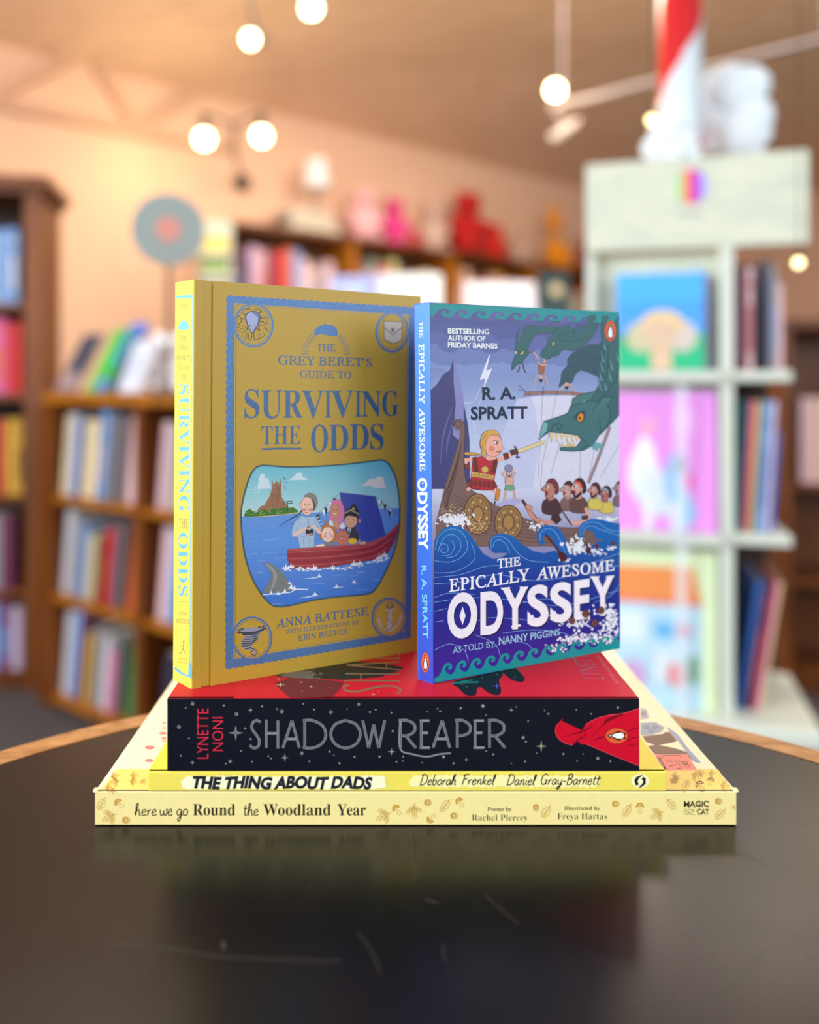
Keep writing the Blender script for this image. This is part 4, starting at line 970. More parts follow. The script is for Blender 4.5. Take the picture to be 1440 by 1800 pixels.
f.ell(570, 512, 18, 30, (20, 40, 40), rot=.3); f.ell(568, 512, 12, 22, (224, 206, 110), rot=.3); f.ell(572, 512, 4, 14, (20, 20, 20))
f.poly([(104, 590), (134, 618), (118, 632), (106, 620)], (224, 206, 110)); f.poly([(174, 630), (206, 590), (200, 628), (184, 640)], (224, 206, 110)); f.line([(100, 580), (150, 612), (212, 580)], 6, TD, smooth=True)
f.line([(160, 780), (150, 830), (122, 850)], 12, (60, 40, 40), smooth=True); f.line([(190, 740), (215, 820), (236, 858)], 12, (60, 40, 40), smooth=True)
SK = (212, 162, 146)
f.line([(318, 600), (340, 620), (395, 715)], 15, SK, smooth=True); f.line([(296, 622), (322, 592), (342, 610)], 10, (90, 50, 46)); f.line([(450, 690), (462, 720), (440, 760)], 20, SK, smooth=True)
f.poly([(385, 740), (490, 745), (470, 790), (455, 880), (390, 880), (382, 790)], (150, 96, 76)); f.line([(372, 735), (440, 770), (490, 755)], 12, (206, 180, 176)); f.line([(390, 870), (350, 930), (340, 1005)], 12, SK, smooth=True); f.line([(455, 880), (475, 930), (492, 1000)], 12, SK, smooth=True)
f.ell(416, 920, 20, 36, SK); f.poly([(394, 935), (438, 935), (432, 970), (405, 972)], (40, 30, 30)); f.ell(340, 1008, 14, 8, SK); f.ell(492, 1000, 14, 8, SK)
f.ell(728, 1008, 26, 34, SK); f.poly([(706, 1020), (752, 1020), (745, 1060), (712, 1060)], (40, 34, 34)); f.line([(700, 1010), (670, 1050), (632, 1070)], 12, SK, smooth=True); f.line([(760, 990), (795, 1030), (822, 1080)], 12, SK, smooth=True)
q = [(215, 1105), (280, 1085), (480, 1074), (700, 1080), (950, 1105), (960, 1140), (700, 1122), (480, 1112), (280, 1132), (218, 1135)]
f.poly(q, (150, 112, 112)); f.line(q, 4, (90, 60, 66), closed=True); f.line([(150, 1010), (200, 1050), (250, 1090)], 5, (60, 50, 60), smooth=True); f.line([(150, 1065), (250, 1085)], 5, (60, 50, 60)); f.line([(420, 1030), (450, 1040), (440, 1110)], 4, (60, 50, 60), smooth=True)
for x in (275, 440, 610, 800): f.line([(x-12, 1078), (x-8, 1130)], 5, (90, 60, 66)); f.line([(x+8, 1078), (x+10, 1130)], 5, (90, 60, 66))
# big monster neck and head
f.frame(*B3)
q = [(1250, 150), (1262, 130), (1360, 125), (1366, 300), (1375, 640), (1372, 765), (1290, 852), (1240, 900), (1190, 860), (1140, 700), (1150, 660), (1212, 610), (1250, 540), (1262, 430), (1262, 330), (1244, 230)]
f.poly(q, (48, 96, 104)); f.line(q[9:], 4, TD)
for x, y in ((1262, 300), (1252, 380), (1248, 440), (1240, 500), (1235, 560), (1310, 430), (1300, 500), (1270, 560), (1350, 380)):
    f.poly([(x-12, y-40), (x+20, y+60), (x-2, y+46)], TL); f.line([(x-12, y-40), (x+20, y+60)], 3, TD)
for q in ([(1290, 260), (1280, 500), (1230, 620)], [(1365, 330), (1345, 520), (1250, 660)]): f.line(q, 4, TD, smooth=True)
f.poly([(1050, 720), (1062, 665), (1110, 640), (1212, 618), (1180, 665), (1100, 700), (1060, 722)], (64, 116, 120)); f.line([(1050, 720), (1062, 665), (1110, 640), (1212, 618), (1180, 665)], 5, TD)
q = [(838, 935), (850, 880), (872, 814), (920, 800), (1008, 770), (1030, 756), (1042, 720), (1080, 704), (1180, 680), (1280, 700), (1305, 760), (1290, 830), (1232, 900), (1205, 945), (1185, 972), (1130, 1002), (1050, 1008), (975, 1002), (976, 986), (1035, 978), (1082, 980), (1112, 940), (1092, 905), (1000, 890), (905, 884), (876, 902)]
f.poly(q, (56, 108, 114)); f.line(q, 5, TD, closed=True)
f.poly([(838, 935), (850, 880), (872, 814), (900, 824), (890, 880)], (110, 168, 170)); f.line([(838, 935), (890, 880), (900, 824), (872, 814)], 4, TD)
f.poly([(1190, 750), (1250, 660), (1310, 658), (1300, 690), (1240, 720), (1200, 760)], (64, 116, 120)); f.line([(1190, 750), (1250, 660), (1310, 658), (1300, 690)], 5, TD)
f.line([(915, 880), (935, 840), (975, 832), (988, 855), (965, 868), (955, 852)], 6, TD, smooth=True); f.line([(1092, 905), (1150, 960), (1110, 1000)], 4, TD, smooth=True); f.line([(1232, 800), (1240, 880), (1230, 900)], 4, TD)
f.poly([(905, 890), (1000, 896), (1090, 908), (1110, 935), (1080, 975), (1035, 972), (985, 975), (960, 940), (920, 930)], (214, 214, 234))
TO = (222, 200, 140)
for x, y, h in ((918, 890, 62), (952, 892, 55), (985, 894, 45), (1015, 896, 50), (1050, 900, 50), (1082, 906, 40)): f.poly([(x-11, y), (x+13, y+2), (x+4, y+h)], TO); f.line([(x-11, y), (x+4, y+h), (x+13, y+2)], 2.5, (120, 90, 60))
for x, y, h in ((990, 980, 34), (1025, 980, 55), (1062, 980, 48), (1040, 980, 30)): f.poly([(x-9, y), (x+11, y), (x-2, y-h)], TO); f.line([(x-9, y), (x-2, y-h), (x+11, y)], 2.5, (120, 90, 60))
f.ell(1108, 790, 30, 36, (30, 66, 76), rot=.3); f.ell(1108, 790, 18, 28, (226, 138, 44), rot=.3); f.ell(1104, 794, 6, 12, (24, 20, 20)); f.line([(1062, 800), (1095, 762), (1142, 752)], 8, TD, smooth=True); f.line([(1100, 752), (1148, 768)], 5, TD)
for dx, dy in ((-10, 50), (15, 58), (40, 45), (55, 20)): f.poly([(1200, 950), (1200+dx*.5-10, 950+dy*.6), (1205+dx, 950+dy), (1200+dx*.6+12, 950+dy*.4)], (96, 160, 172), smooth=True)
f.frame(*BD)
# top teal band with curling waves
f.frame(*B3)
TEAL = (8, 142, 150); PU = (84, 84, 148)
def curlwave(x, y, w, h, c, inv=1, slope=0.0):
    U = [(-.28, 0), (-.05, .12), (.12, .38), (.22, .68), (.42, .95), (.66, 1.0), (.86, .86), (.92, .64), (.84, .48), (.68, .46), (.62, .58), (.70, .68), (.66, .78), (.50, .74), (.44, .54), (.52, .30), (.74, .10), (.95, 0)]
    f.poly(sm([(x+a*w, y+slope*a*w-inv*b*h) for a, b in U], True, 3), c, keep=True)
f.poly([(131, 47), (1361, 105), (1362, 178), (1100, 168), (131, 140)], TEAL)
for i in range(9): x = 152+i*117; curlwave(x, 142+(x-131)*.045, 118, 62-i*1.2, (92, 92, 160) if i % 2 else (80, 86, 146), slope=.045)
f.up()
f.poly([(131, 140), (1010, 178), (1010, 200), (131, 172)], (80, 88, 148))
f.frame(*BD)
for q in ([(990, 300), (975, 220), (990, 178), (1040, 158), (1080, 186), (1072, 225), (1040, 222), (1048, 262), (1110, 262), (1080, 330)], [(1150, 520), (1150, 200), (1170, 172), (1220, 174), (1234, 210), (1205, 225), (1220, 262), (1300, 250), (1362, 180), (1362, 520)]): qq = sm(q, False, 3); f.poly(qq, (46, 96, 104)); f.line(qq, 4, TD)
f.penguin(1252, 355, 66, 122)
# prow, warrior, crew
f.frame(*BP)
BR = (118, 92, 88); BD2 = (72, 50, 50)
hull = sm([(195, 200), (205, 160), (240, 150), (268, 185), (276, 260), (270, 360), (268, 450), (276, 560), (310, 650), (390, 705), (520, 785), (700, 865), (900, 925), (1100, 935), (1398, 900)], False, 3)+[(1404, 1072), (60, 1072), (72, 880), (92, 800), (130, 640), (180, 480), (222, 350), (242, 262), (236, 222), (215, 236)]
f.poly(hull, BR); f.line(hull[:-12], 4, BD2)
f.line([(205, 215), (200, 180), (228, 165), (248, 190), (235, 215), (218, 202), (226, 188)], 5, BD2, smooth=True)
for k in range(7):
    o = k*26; f.line([(258-o*.25, 300+o), (222-o*.35, 480+o*.8), (190-o*.45, 640+o*.6), (130+o*.3, 800+o*.3)], 3.5, BD2, smooth=True)
for k in range(6): f.line([(200+k*14, 700+k*34), (420, 800+k*34), (700, 900+k*26), (1000, 950+k*18), (1400, 930+k*20)], 3, BD2, smooth=True)
f.poly([(500, 775), (545, 745), (620, 722), (700, 735), (650, 768), (560, 780)], (170, 168, 214), smooth=True)
# small figure lifting a stone
f.rim = (2.6, (84, 50, 54))
f.line([(575, 660), (562, 740)], 14, (206, 164, 150)); f.line([(630, 660), (642, 732)], 14, (206, 164, 150)); f.ell(598, 600, 30, 44, (206, 164, 150)); f.line([(570, 575), (545, 545), (575, 522)], 12, (206, 164, 150)); f.line([(625, 572), (642, 540), (615, 522)], 12, (206, 164, 150))
f.poly([(572, 628), (628, 628), (640, 662), (604, 668), (560, 660)], (110, 158, 132)); f.ell(596, 548, 20, 22, (206, 164, 150)); f.ell(586, 540, 6, 6, WH); f.ell(606, 540, 6, 6, WH); f.ell(597, 562, 8, 7, (170, 60, 60)); f.ell(593, 506, 28, 26, (128, 132, 164))
# warrior in red tunic with a sword
SKN = (232, 168, 152)
f.line([(480, 655), (520, 690)], 26, SKN); f.poly([(508, 650), (534, 660), (516, 740), (492, 738)], (206, 128, 46)); f.line([(498, 745), (485, 768)], 10, (60, 40, 40)); f.line([(320, 640), (292, 668)], 22, SKN)
f.line([(340, 440), (282, 448), (290, 490)], 26, SKN); f.poly([(272, 475), (308, 470), (316, 512), (280, 516)], (130, 56, 44))
f.poly([(332, 435), (400, 420), (460, 450), (520, 425), (505, 500), (486, 590), (512, 640), (470, 664), (390, 662), (320, 652), (294, 628), (322, 570)], (182, 40, 54)); f.line([(294, 628), (330, 654), (400, 664), (470, 664), (512, 640)], 5, (96, 16, 28))
for a, b in (((345, 425), (360, 540)), ((500, 430), (478, 540))): f.line([a, b], 34, (112, 48, 40)); f.line([a, b], 4, (70, 26, 24))
f.poly([(326, 528), (486, 556), (478, 592), (322, 566)], (206, 164, 92)); f.ell(420, 515, 26, 24, (206, 164, 92))
for k in range(5): f.ring(345+k*30, 552+k*5, 9, 10, 3, (130, 90, 40))
for k in range(6): f.ell(322+k*32, 612+k*3, 12, 28, (120, 44, 40), rot=-.1)
f.poly([(440, 400), (490, 400), (505, 440), (450, 455), (420, 435)], SKN)
f.poly([(395, 400), (385, 330), (400, 262), (440, 232), (490, 230), (525, 262), (530, 300), (450, 300), (435, 400), (360, 412), (285, 412), (275, 390), (340, 392)], (206, 162, 84), smooth=True)
f.poly([(432, 300), (460, 270), (515, 272), (540, 300), (545, 345), (560, 362), (540, 374), (530, 400), (490, 422), (440, 410), (422, 360)], SKN, smooth=True)
f.ell(500, 322, 14, 12, WH); f.ell(505, 323, 5, 7, (40, 30, 40)); f.line([(480, 306), (522, 312)], 6, (120, 70, 50)); f.line([(505, 388), (535, 384)], 7, (150, 40, 60)); f.ell(468, 362, 16, 14, (226, 130, 130))
for q in ([(300, 400), (330, 405)], [(340, 396), (365, 408)], [(400, 300), (430, 262)], [(395, 340), (410, 380)]): f.line(q, 4, (150, 106, 50))
f.line([(510, 445), (560, 430), (620, 405)], 28, SKN, smooth=True); f.poly([(552, 400), (586, 390), (596, 436), (562, 446)], (112, 48, 40)); f.poly([(600, 375), (640, 368), (650, 400), (612, 415)], (90, 46, 44))
f.line([(634, 345), (655, 385), (652, 430), (672, 425)], 10, (60, 40, 46), smooth=True); q = [(655, 372), (830, 310), (860, 306), (850, 326), (668, 396)]; f.poly(q, (222, 204, 150)); f.line(q, 3, (110, 90, 60), closed=True)
# round shields
for x, y, rx, ry in ((368, 838, 102, 150), (590, 897, 102, 126)):
    f.ell(x, y, rx, ry, (84, 60, 44)); f.ell(x, y, rx-5, ry-5, (150, 114, 72)); f.ring(x, y, rx-22, ry-26, 4, (96, 68, 44)); f.ell(x, y, 44, 58, (96, 68, 44)); f.ell(x, y, 39, 53, (164, 124, 78))
    for k in range(12):
        t = k*math.pi/6; f.line([(x+46*math.cos(t), y+60*math.sin(t)), (x+(rx-26)*math.cos(t), y+(ry-30)*math.sin(t))], 3, (96, 68, 44), keep=True)
    f.up()
    for k in range(8):
        t = k*math.pi/4+.3; f.ell(x+70*math.cos(t)*rx/102, y+98*math.sin(t)*ry/150, 7, 8, (206, 180, 130), keep=True)
    f.up()
# rowing crew
def rower(x, y, s, skin, hair, shirt, cap=None, beard=None):
    f.poly([(x-.9*s, y+2.3*s), (x-.7*s, y+1.5*s), (x-.2*s, y+1.2*s), (x+.6*s, y+1.1*s), (x+1.2*s, y+1.6*s), (x+1.5*s, y+2.6*s), (x+1.2*s, y+3.2*s), (x-.6*s, y+3.1*s)], shirt, smooth=True)
    f.poly([(x-.25*s, y+.8*s), (x+.5*s, y+.6*s), (x+.6*s, y+1.35*s), (x-.1*s, y+1.5*s)], skin)
    h = sm([(x-1.0*s, y+.1*s), (x-.5*s, y-.45*s), (x-.1*s, y-.95*s), (x+.5*s, y-1.0*s), (x+.9*s, y-.3*s), (x+.7*s, y+.6*s), (x+.2*s, y+1.1*s), (x-.35*s, y+1.1*s), (x-.45*s, y+.75*s), (x-.5*s, y+.35*s)], True, 3)
    f.poly(h, skin); f.line(h, 3.5, (70, 40, 44), closed=True)
    f.poly([(x-.35*s, y-.75*s), (x, y-1.2*s), (x+.6*s, y-1.25*s), (x+1.1*s, y-.6*s), (x+1.2*s, y+.3*s), (x+.85*s, y+.7*s), (x+.6*s, y+.1*s), (x+.45*s, y-.55*s), (x, y-.7*s)], hair, smooth=True)
    if cap: f.line([(x-.2*s, y-.85*s), (x+.4*s, y-.6*s), (x+.6*s, y+.1*s)], .28*s, cap, smooth=True)
    if beard: f.poly([(x-.45*s, y+.75*s), (x-.1*s, y+.95*s), (x+.5*s, y+.4*s), (x+.6*s, y+.7*s), (x+.1*s, y+1.3*s), (x-.35*s, y+1.25*s)], beard)
    f.ell(x-.2*s, y-.2*s, .2*s, .22*s, WH); f.ell(x-.28*s, y-.2*s, .08*s, .1*s, (30, 20, 30)); f.ell(x-.32*s, y+.55*s, .13*s, .28*s, (140, 30, 40)); f.ell(x+.62*s, y+.1*s, .14*s, .22*s, skin)
rower(1385, 650, 42, (170, 130, 134), (90, 60, 70), (120, 96, 100)); rower(1285, 690, 44, (166, 104, 96), (46, 36, 48), (206, 186, 90), cap=(150, 170, 190)); rower(1205, 665, 44, (196, 146, 140), (60, 42, 52), (204, 188, 92), beard=(60, 42, 50))
rower(1010, 660, 48, (200, 150, 144), (56, 40, 48), (120, 92, 90)); rower(1085, 650, 56, (206, 156, 148), (40, 30, 40), (96, 66, 64), cap=(214, 70, 70), beard=(46, 32, 40)); rower(885, 655, 58, (186, 122, 110), (112, 48, 64), (70, 44, 50))
f.line([(690, 735), (735, 800), (790, 870)], 20, (86, 44, 50)); f.line([(940, 880), (880, 898), (790, 880), (730, 800)], 26, (198, 138, 124), smooth=True); f.poly([(905, 840), (950, 835), (975, 880), (940, 910), (900, 880)], (60, 34, 44)); f.ell(738, 790, 28, 18, (198, 138, 124), rot=.6); f.ell(800, 878, 28, 14, (198, 138, 124))
f.line([(1150, 790), (1160, 880), (1040, 905)], 28, (210, 158, 148), smooth=True); f.line([(970, 800), (1050, 920)], 9, (90, 56, 56)); f.poly([(1120, 850), (1165, 845), (1165, 875), (1125, 880)], (70, 44, 50))
# sea
f.rim = None
f.frame(*B4)
def splash(x, y, rx, ry, n, c=(226, 232, 244), s0=4, s1=16):
    for i in range(n):
        a = random.gauss(0, .45); b = random.gauss(0, .45)
        X = x+a*rx; Y = y+b*ry
        if 150 < X < 1352 and (X < 1340 or True): f.ell(X, Y, random.uniform(s0, s1), random.uniform(s0, s1)*.8, c, rot=random.random()*3, keep=True, n=7)
    f.up()
random.seed(21)
splash(290, 345, 120, 40, 110); splash(250, 300, 120, 60, 60, (206, 176, 130), 2, 6); splash(440, 380, 90, 70, 40, (214, 190, 150), 2, 6); splash(820, 390, 60, 30, 40, s0=3, s1=9); splash(1290, 345, 80, 26, 30, s0=6, s1=12)
sea = [(158, 560), (162, 480), (205, 410), (262, 382), (330, 392), (390, 436), (432, 505), (482, 570), (542, 600), (600, 588), (640, 560), (600, 560), (548, 560), (516, 530), (512, 488), (545, 446), (600, 430), (668, 450), (730, 505), (800, 548), (870, 562), (940, 545), (1030, 575), (1100, 560), (1180, 510), (1260, 470), (1376, 430), (1374, 600)]
f.grad(sea+[(1366, 1182), (158, 1400)], [(385, (22, 104, 180)), (560, (14, 80, 164)), (700, (20, 58, 150)), (900, (22, 34, 140)), (1150, (46, 26, 140)), (1380, (60, 28, 150))])
SW = (14, 96, 176)
def swirl(pts): f.line(pts, 3.2, (120, 172, 226), smooth=True, keep=True)
f.poly([(832, 480), (826, 430), (860, 388), (920, 384), (975, 412), (1010, 470), (1050, 560), (980, 580), (930, 480), (900, 450), (868, 455), (860, 480), (880, 492), (850, 510)], SW, smooth=True)
f.poly([(1098, 470), (1092, 410), (1120, 362), (1180, 338), (1250, 344), (1310, 362), (1372, 376), (1374, 500), (1300, 480), (1240, 470), (1210, 480), (1196, 430), (1160, 408), (1125, 422), (1118, 455), (1140, 470), (1125, 485)], SW)
for q in ([(165, 540), (190, 450), (262, 405), (340, 430), (375, 520), (330, 590), (250, 620), (160, 610)], [(180, 560), (215, 470), (270, 440), (320, 470), (330, 530), (290, 580), (240, 590)], [(190, 520), (215, 500), (245, 515), (245, 550), (215, 560), (200, 545), (215, 530)], [(270, 480), (290, 520), (260, 570), (200, 580)],
          [(530, 540), (528, 480), (575, 450), (640, 480), (700, 560), (780, 610), (900, 620)], [(540, 520), (548, 490), (580, 475), (620, 500), (650, 560)], [(845, 480), (850, 430), (890, 402), (940, 420), (985, 500), (1010, 570)], [(1108, 450), (1112, 400), (1160, 362), (1230, 370), (1290, 410), (1370, 420)], [(1125, 440), (1135, 400), (1180, 385), (1240, 410), (1370, 450)],
          [(160, 690), (300, 680), (420, 600), (400, 500)], [(160, 720), (330, 700), (480, 650), (600, 640)], [(160, 760), (400, 740), (560, 700), (800, 740), (1000, 720)], [(160, 850), (260, 820), (420, 830)], [(160, 880), (400, 850), (700, 870), (1000, 900), (1360, 800)],
          [(160, 940), (240, 920)], [(1150, 640), (1250, 600), (1370, 560)], [(1150, 700), (1260, 660), (1370, 640)], [(1200, 880), (1300, 840), (1365, 760)], [(600, 1080), (800, 1060), (1000, 1080), (1060, 1140)], [(420, 1090), (560, 1160), (600, 1300)], [(160, 1190), (260, 1150), (350, 1190), (380, 1260)], [(520, 1180), (640, 1130), (760, 1150), (800, 1200)], [(160, 1010), (220, 1000)], [(440, 1000), (560, 980), (900, 1010)], [(650, 900), (900, 860), (1100, 930)]): swirl(q)
f.up()
# oars, barrels, foam
splash(1085, 520, 70, 50, 80); splash(1200, 550, 70, 30, 40, s0=3, s1=9); splash(1000, 605, 40, 16, 30, s0=3, s1=9); splash(1310, 530, 40, 16, 20, s0=3, s1=8)
for q in ([(880, 440), (940, 510), (975, 560)], [(1120, 470), (1150, 520)]): f.line(q, 12, (70, 26, 44), smooth=len(q) > 2)
f.poly([(960, 560), (1000, 555), (1022, 600), (985, 618), (970, 590)], (70, 26, 44), smooth=True)
f.ell(1160, 545, 16, 26, (80, 36, 50)); f.ell(1212, 518, 14, 16, (92, 44, 48)); f.ell(1318, 500, 13, 17, (100, 44, 50))
# titles
f.text('THE', (568, 660), (718, 640), (60, 54), (232, 232, 240), 'serif', bold=.022)
f.text('EPICALLY', (255, 812), (775, 735), (82, 76), (236, 236, 244), 'serif', bold=.016, bend=-4); f.text('AWESOME', (822, 732), (1328, 672), (76, 70), (236, 236, 244), 'serif', bold=.016, bend=-4)
DB = (10, 14, 70)
OD = (('O', 244, 438, 1108, 1088, 278), ('D', 458, 605, 1083, 1068, 268), ('Y', 600, 766, 1050, 1036, 258), ('S', 762, 900, 1030, 1014, 252), ('S', 910, 1052, 1004, 990, 244), ('E', 1066, 1168, 988, 972, 246), ('Y', 1178, 1324, 962, 950, 244))
for ch, x0, x1, ya, yb, h in OD: f.text(ch, (x0+8, ya+8), (x1+8, yb+8), h, DB, bold=.034)
for ch, x0, x1, ya, yb, h in OD: f.text(ch, (x0, ya), (x1, yb), h, (236, 234, 246), bold=.034)
for q in ([(588, 786), (652, 782), (640, 796), (596, 800)], [(712, 778), (768, 782), (760, 796), (718, 794)], [(655, 1046), (722, 1036), (716, 1022), (664, 1030)], [(1168, 712), (1232, 712), (1224, 726), (1178, 726)], [(1270, 712), (1328, 708), (1320, 722), (1278, 724)], [(1222, 960), (1282, 952), (1276, 938), (1232, 944)], [(762, 985), (800, 960), (810, 1000), (775, 1010)], [(905, 965), (945, 935), (955, 975), (920, 985)]): f.poly(q, (236, 234, 246), keep=True)
f.up()
f.poly([(342, 908), (362, 968), (342, 1028), (322, 970)], (236, 234, 246))
random.seed(9)
for i in range(60):
    k = random.choice(OD); x = random.uniform(k[1]+12, k[2]-12); y = random.uniform(k[4]-k[5]+10, k[4]-10)
    f.ell(x, y, random.uniform(1.2, 3), random.uniform(1.2, 3), (70, 76, 150), keep=True, n=6)
f.up()
MT = (150, 204, 222)
f.text('AS TOLD BY', (280, 1213), (550, 1168), (44, 38), MT, bold=.0); f.text('NANNY PIGGINS', (578, 1158), (975, 1092), (52, 40), MT, bold=.012)
splash(1310, 1000, 110, 110, 120, s0=4, s1=14); splash(1080, 1020, 90, 30, 60, s0=4, s1=10); splash(1290, 945, 60, 30, 40, s0=4, s1=10); splash(1180, 1120, 220, 40, 150, s0=4, s1=13); splash(960, 1180, 60, 40, 50, s0=3, s1=9)
for x, y, r in ((1052, 1000, 22), (1142, 955, 26), (1240, 932, 24), (1200, 1015, 24)): f.ell(x, y, r, r*1.05, (84, 40, 46)); f.ring(x, y, r*.5, r*.55, 4, (150, 100, 90))
# bottom teal band
f.poly([(158, 1402), (1364, 1181), (1364, 1140), (1100, 1190), (700, 1270), (400, 1325), (158, 1372)], TEAL)
for i in range(13): x = 190+i*93; curlwave(x, 1372-(x-158)*.192+4, 92, 86-i*2.2, TEAL, slope=-.192)
f.up()
fc.build('front_cover', M_blue, root)
f = fp; f.frame(0, 0, 1)
f.grad([(729, 536.5), (755.6, 532.4), (762.2, 1201.5), (738.3, 1193)], [(535, (70, 140, 226)), (800, (60, 120, 220)), (1000, (50, 100, 206)), (1200, (50, 70, 190))])
f.frame(*B3); WS = (240, 246, 250)
f.text('THE', (64, 170), (66, 270), 23, WS, 'serifbold', up=(1, 0)); f.text('EPICALLY', (60, 312), (64, 700), 34, WS, 'serif', bold=.018, up=(1, 0)); f.text('AWESOME', (64, 728), (68, 1138), 34, WS, 'serif', bold=.018, up=(1, 0))
f.frame(*B4)
f.text('ODYSSEY', (54, 74), (62, 540), 60, WS, up=(1, 0), bold=.034); f.poly([(86, 98), (91, 107), (86, 117), (81, 107)], WS)
f.text('R. A. SPRATT', (78, 642), (88, 1114), 32, (120, 206, 240), up=(1, 0), bold=.01)
f.penguin(103, 1272, 25, 66)
sp.build('spine', M_blue, root)

# ------------------------------------------------------------------ background: shelving
NAMES = [((206, 204, 212), 'white'), ((196, 178, 206), 'lilac'), ((238, 198, 204), 'pale pink'), ((222, 90, 150), 'pink'), ((196, 36, 36), 'red'), ((206, 96, 50), 'orange'), ((216, 170, 56), 'yellow'),
         ((226, 206, 160), 'cream'), ((84, 150, 80), 'green'), ((40, 90, 170), 'blue'), ((120, 160, 216), 'light blue'), ((58, 60, 84), 'dark blue'), ((48, 40, 44), 'black'), ((110, 60, 40), 'brown'), ((150, 146, 150), 'grey'), ((120, 50, 90), 'plum'), ((50, 130, 140), 'teal')]
CD = {n: c for c, n in NAMES}
ORD = ['first', 'second', 'third', 'fourth', 'fifth', 'sixth', 'seventh', 'eighth', 'ninth', 'tenth', 'eleventh', 'twelfth', 'thirteenth', 'fourteenth', 'fifteenth', 'sixteenth', 'seventeenth', 'eighteenth', 'nineteenth', 'twentieth']
M_bg = printed('shelf_book_cover', .45, speck=.04, scale=60)
def shelf_book(P, D, Nf, wd, h, dep, colr, lean, label, group, band=None):
    """book standing on a shelf: P front-left foot, D along the shelf, Nf towards the viewer, lean in radians"""
    Z = Vector((0, 0, 1)); d = D*math.cos(lean)-Z*math.sin(lean); z = Z*math.cos(lean)+D*math.sin(lean)
    if lean < 0: P = Vector(P)
    if lean > 0: P = Vector(P)+Z*wd*math.sin(lean)
    mb = MB(); b = -Nf; c = lin(colr); t = min(.0025, wd*.15); P = Vector(P)
    bul = Nf*min(.004, wd*.15)
    # case: spine with a slight round, two boards; pages between
    mb.prism([P, P+bul+d*wd*.25, P+bul+d*wd*.75, P+d*wd, P+d*wd+b*t, P+b*t], z*h, 0, c)
    mb.box(P+b*t, d*t, b*(dep-t), z*h, 0, c); mb.box(P+b*t+d*(wd-t), d*t, b*(dep-t), z*h, 0, c)
    mb.box(P+b*t+d*t+z*.003, d*(wd-2*t), b*(dep-t-.004), z*(h-.006), 1)
    if band:
        bc = lin(band); q = P+bul*1.05
        mb.box(q+d*wd*.26+z*h*.18, d*wd*.48, bul*.1, z*h*.45, 0, bc)
        mb.box(q+d*wd*.26+z*h*.8, d*wd*.48, bul*.1, z*h*.06, 0, bc)
    o = mb.build('book', [M_bg, M_page]); return tag(o, label, 'book', group)

def shelf_row(P, D, Nf, items, lim, zshelf, where, group, dep=.16, lean=0.0, hmax=.27, dim=1.0):
    """items: (x0, x1, ytop, colour, band) read in photo columns along a shelf front through P in direction D;
    lim: list of (ta, tb) compartments; the books of one compartment lean alike and never touch its sides"""
    rows = {}
    for n, it in enumerate(items):
        t0, p0 = online(P, D, it[0]); t1, p1 = online(P, D, it[1]); m = (t0+t1)/2
        k = min(range(len(lim)), key=lambda i: abs(m-(lim[i][0]+lim[i][1])/2))
        h = max(.08, min(hmax, zat(it[2], (p0.y+p1.y)/2)-zshelf)); rows.setdefault(k, []).append([t0, t1, h, it, n])
    for k, row in rows.items():
        ta, tb = lim[k]; ta += .003; tb -= .003
        sh = max(r[2] for r in row)*math.sin(abs(lean)); lo = row[0][0]; hi = row[-1][1]
        A = ta+(sh if lean < 0 else 0); B = tb-(sh if lean > 0 else 0)-.006
        nlo = max(A, lo); nhi = min(B, hi)
        if nhi <= nlo: nlo, nhi = A, B
        sc = min(1.0, (nhi-nlo)/(hi-lo))
        for t0, t1, h, it, n in row:
            q0 = nlo+(t0-lo)*sc; wd = (t1-t0)*sc*math.cos(lean)*.93-.001
            col = CD[it[3]]; band = it[4] if len(it) > 4 else None; kk = random.uniform(.9, 1.05)*dim
            lab = '%s book, %s from the left on %s' % (it[3], ORD[n], where)
            pt = Vector((P[0], P[1], 0))+D*q0
            shelf_book((pt.x, pt.y, zshelf+.0005), D, Nf, wd, h, dep, tuple(v*kk for v in col), lean, lab, group, CD[band] if band else None)

def board(mb, P, D, Nf, t0, t1, d0, d1, z0, z1, mi=0):
    """box along D from t0..t1, going back from the front by d0..d1"""
    o = Vector((P[0], P[1], 0))+D*t0-Nf*d0
    mb.box((o.x, o.y, z0), D*(t1-t0), -Nf*(d1-d0), (0, 0, z1-z0), mi)

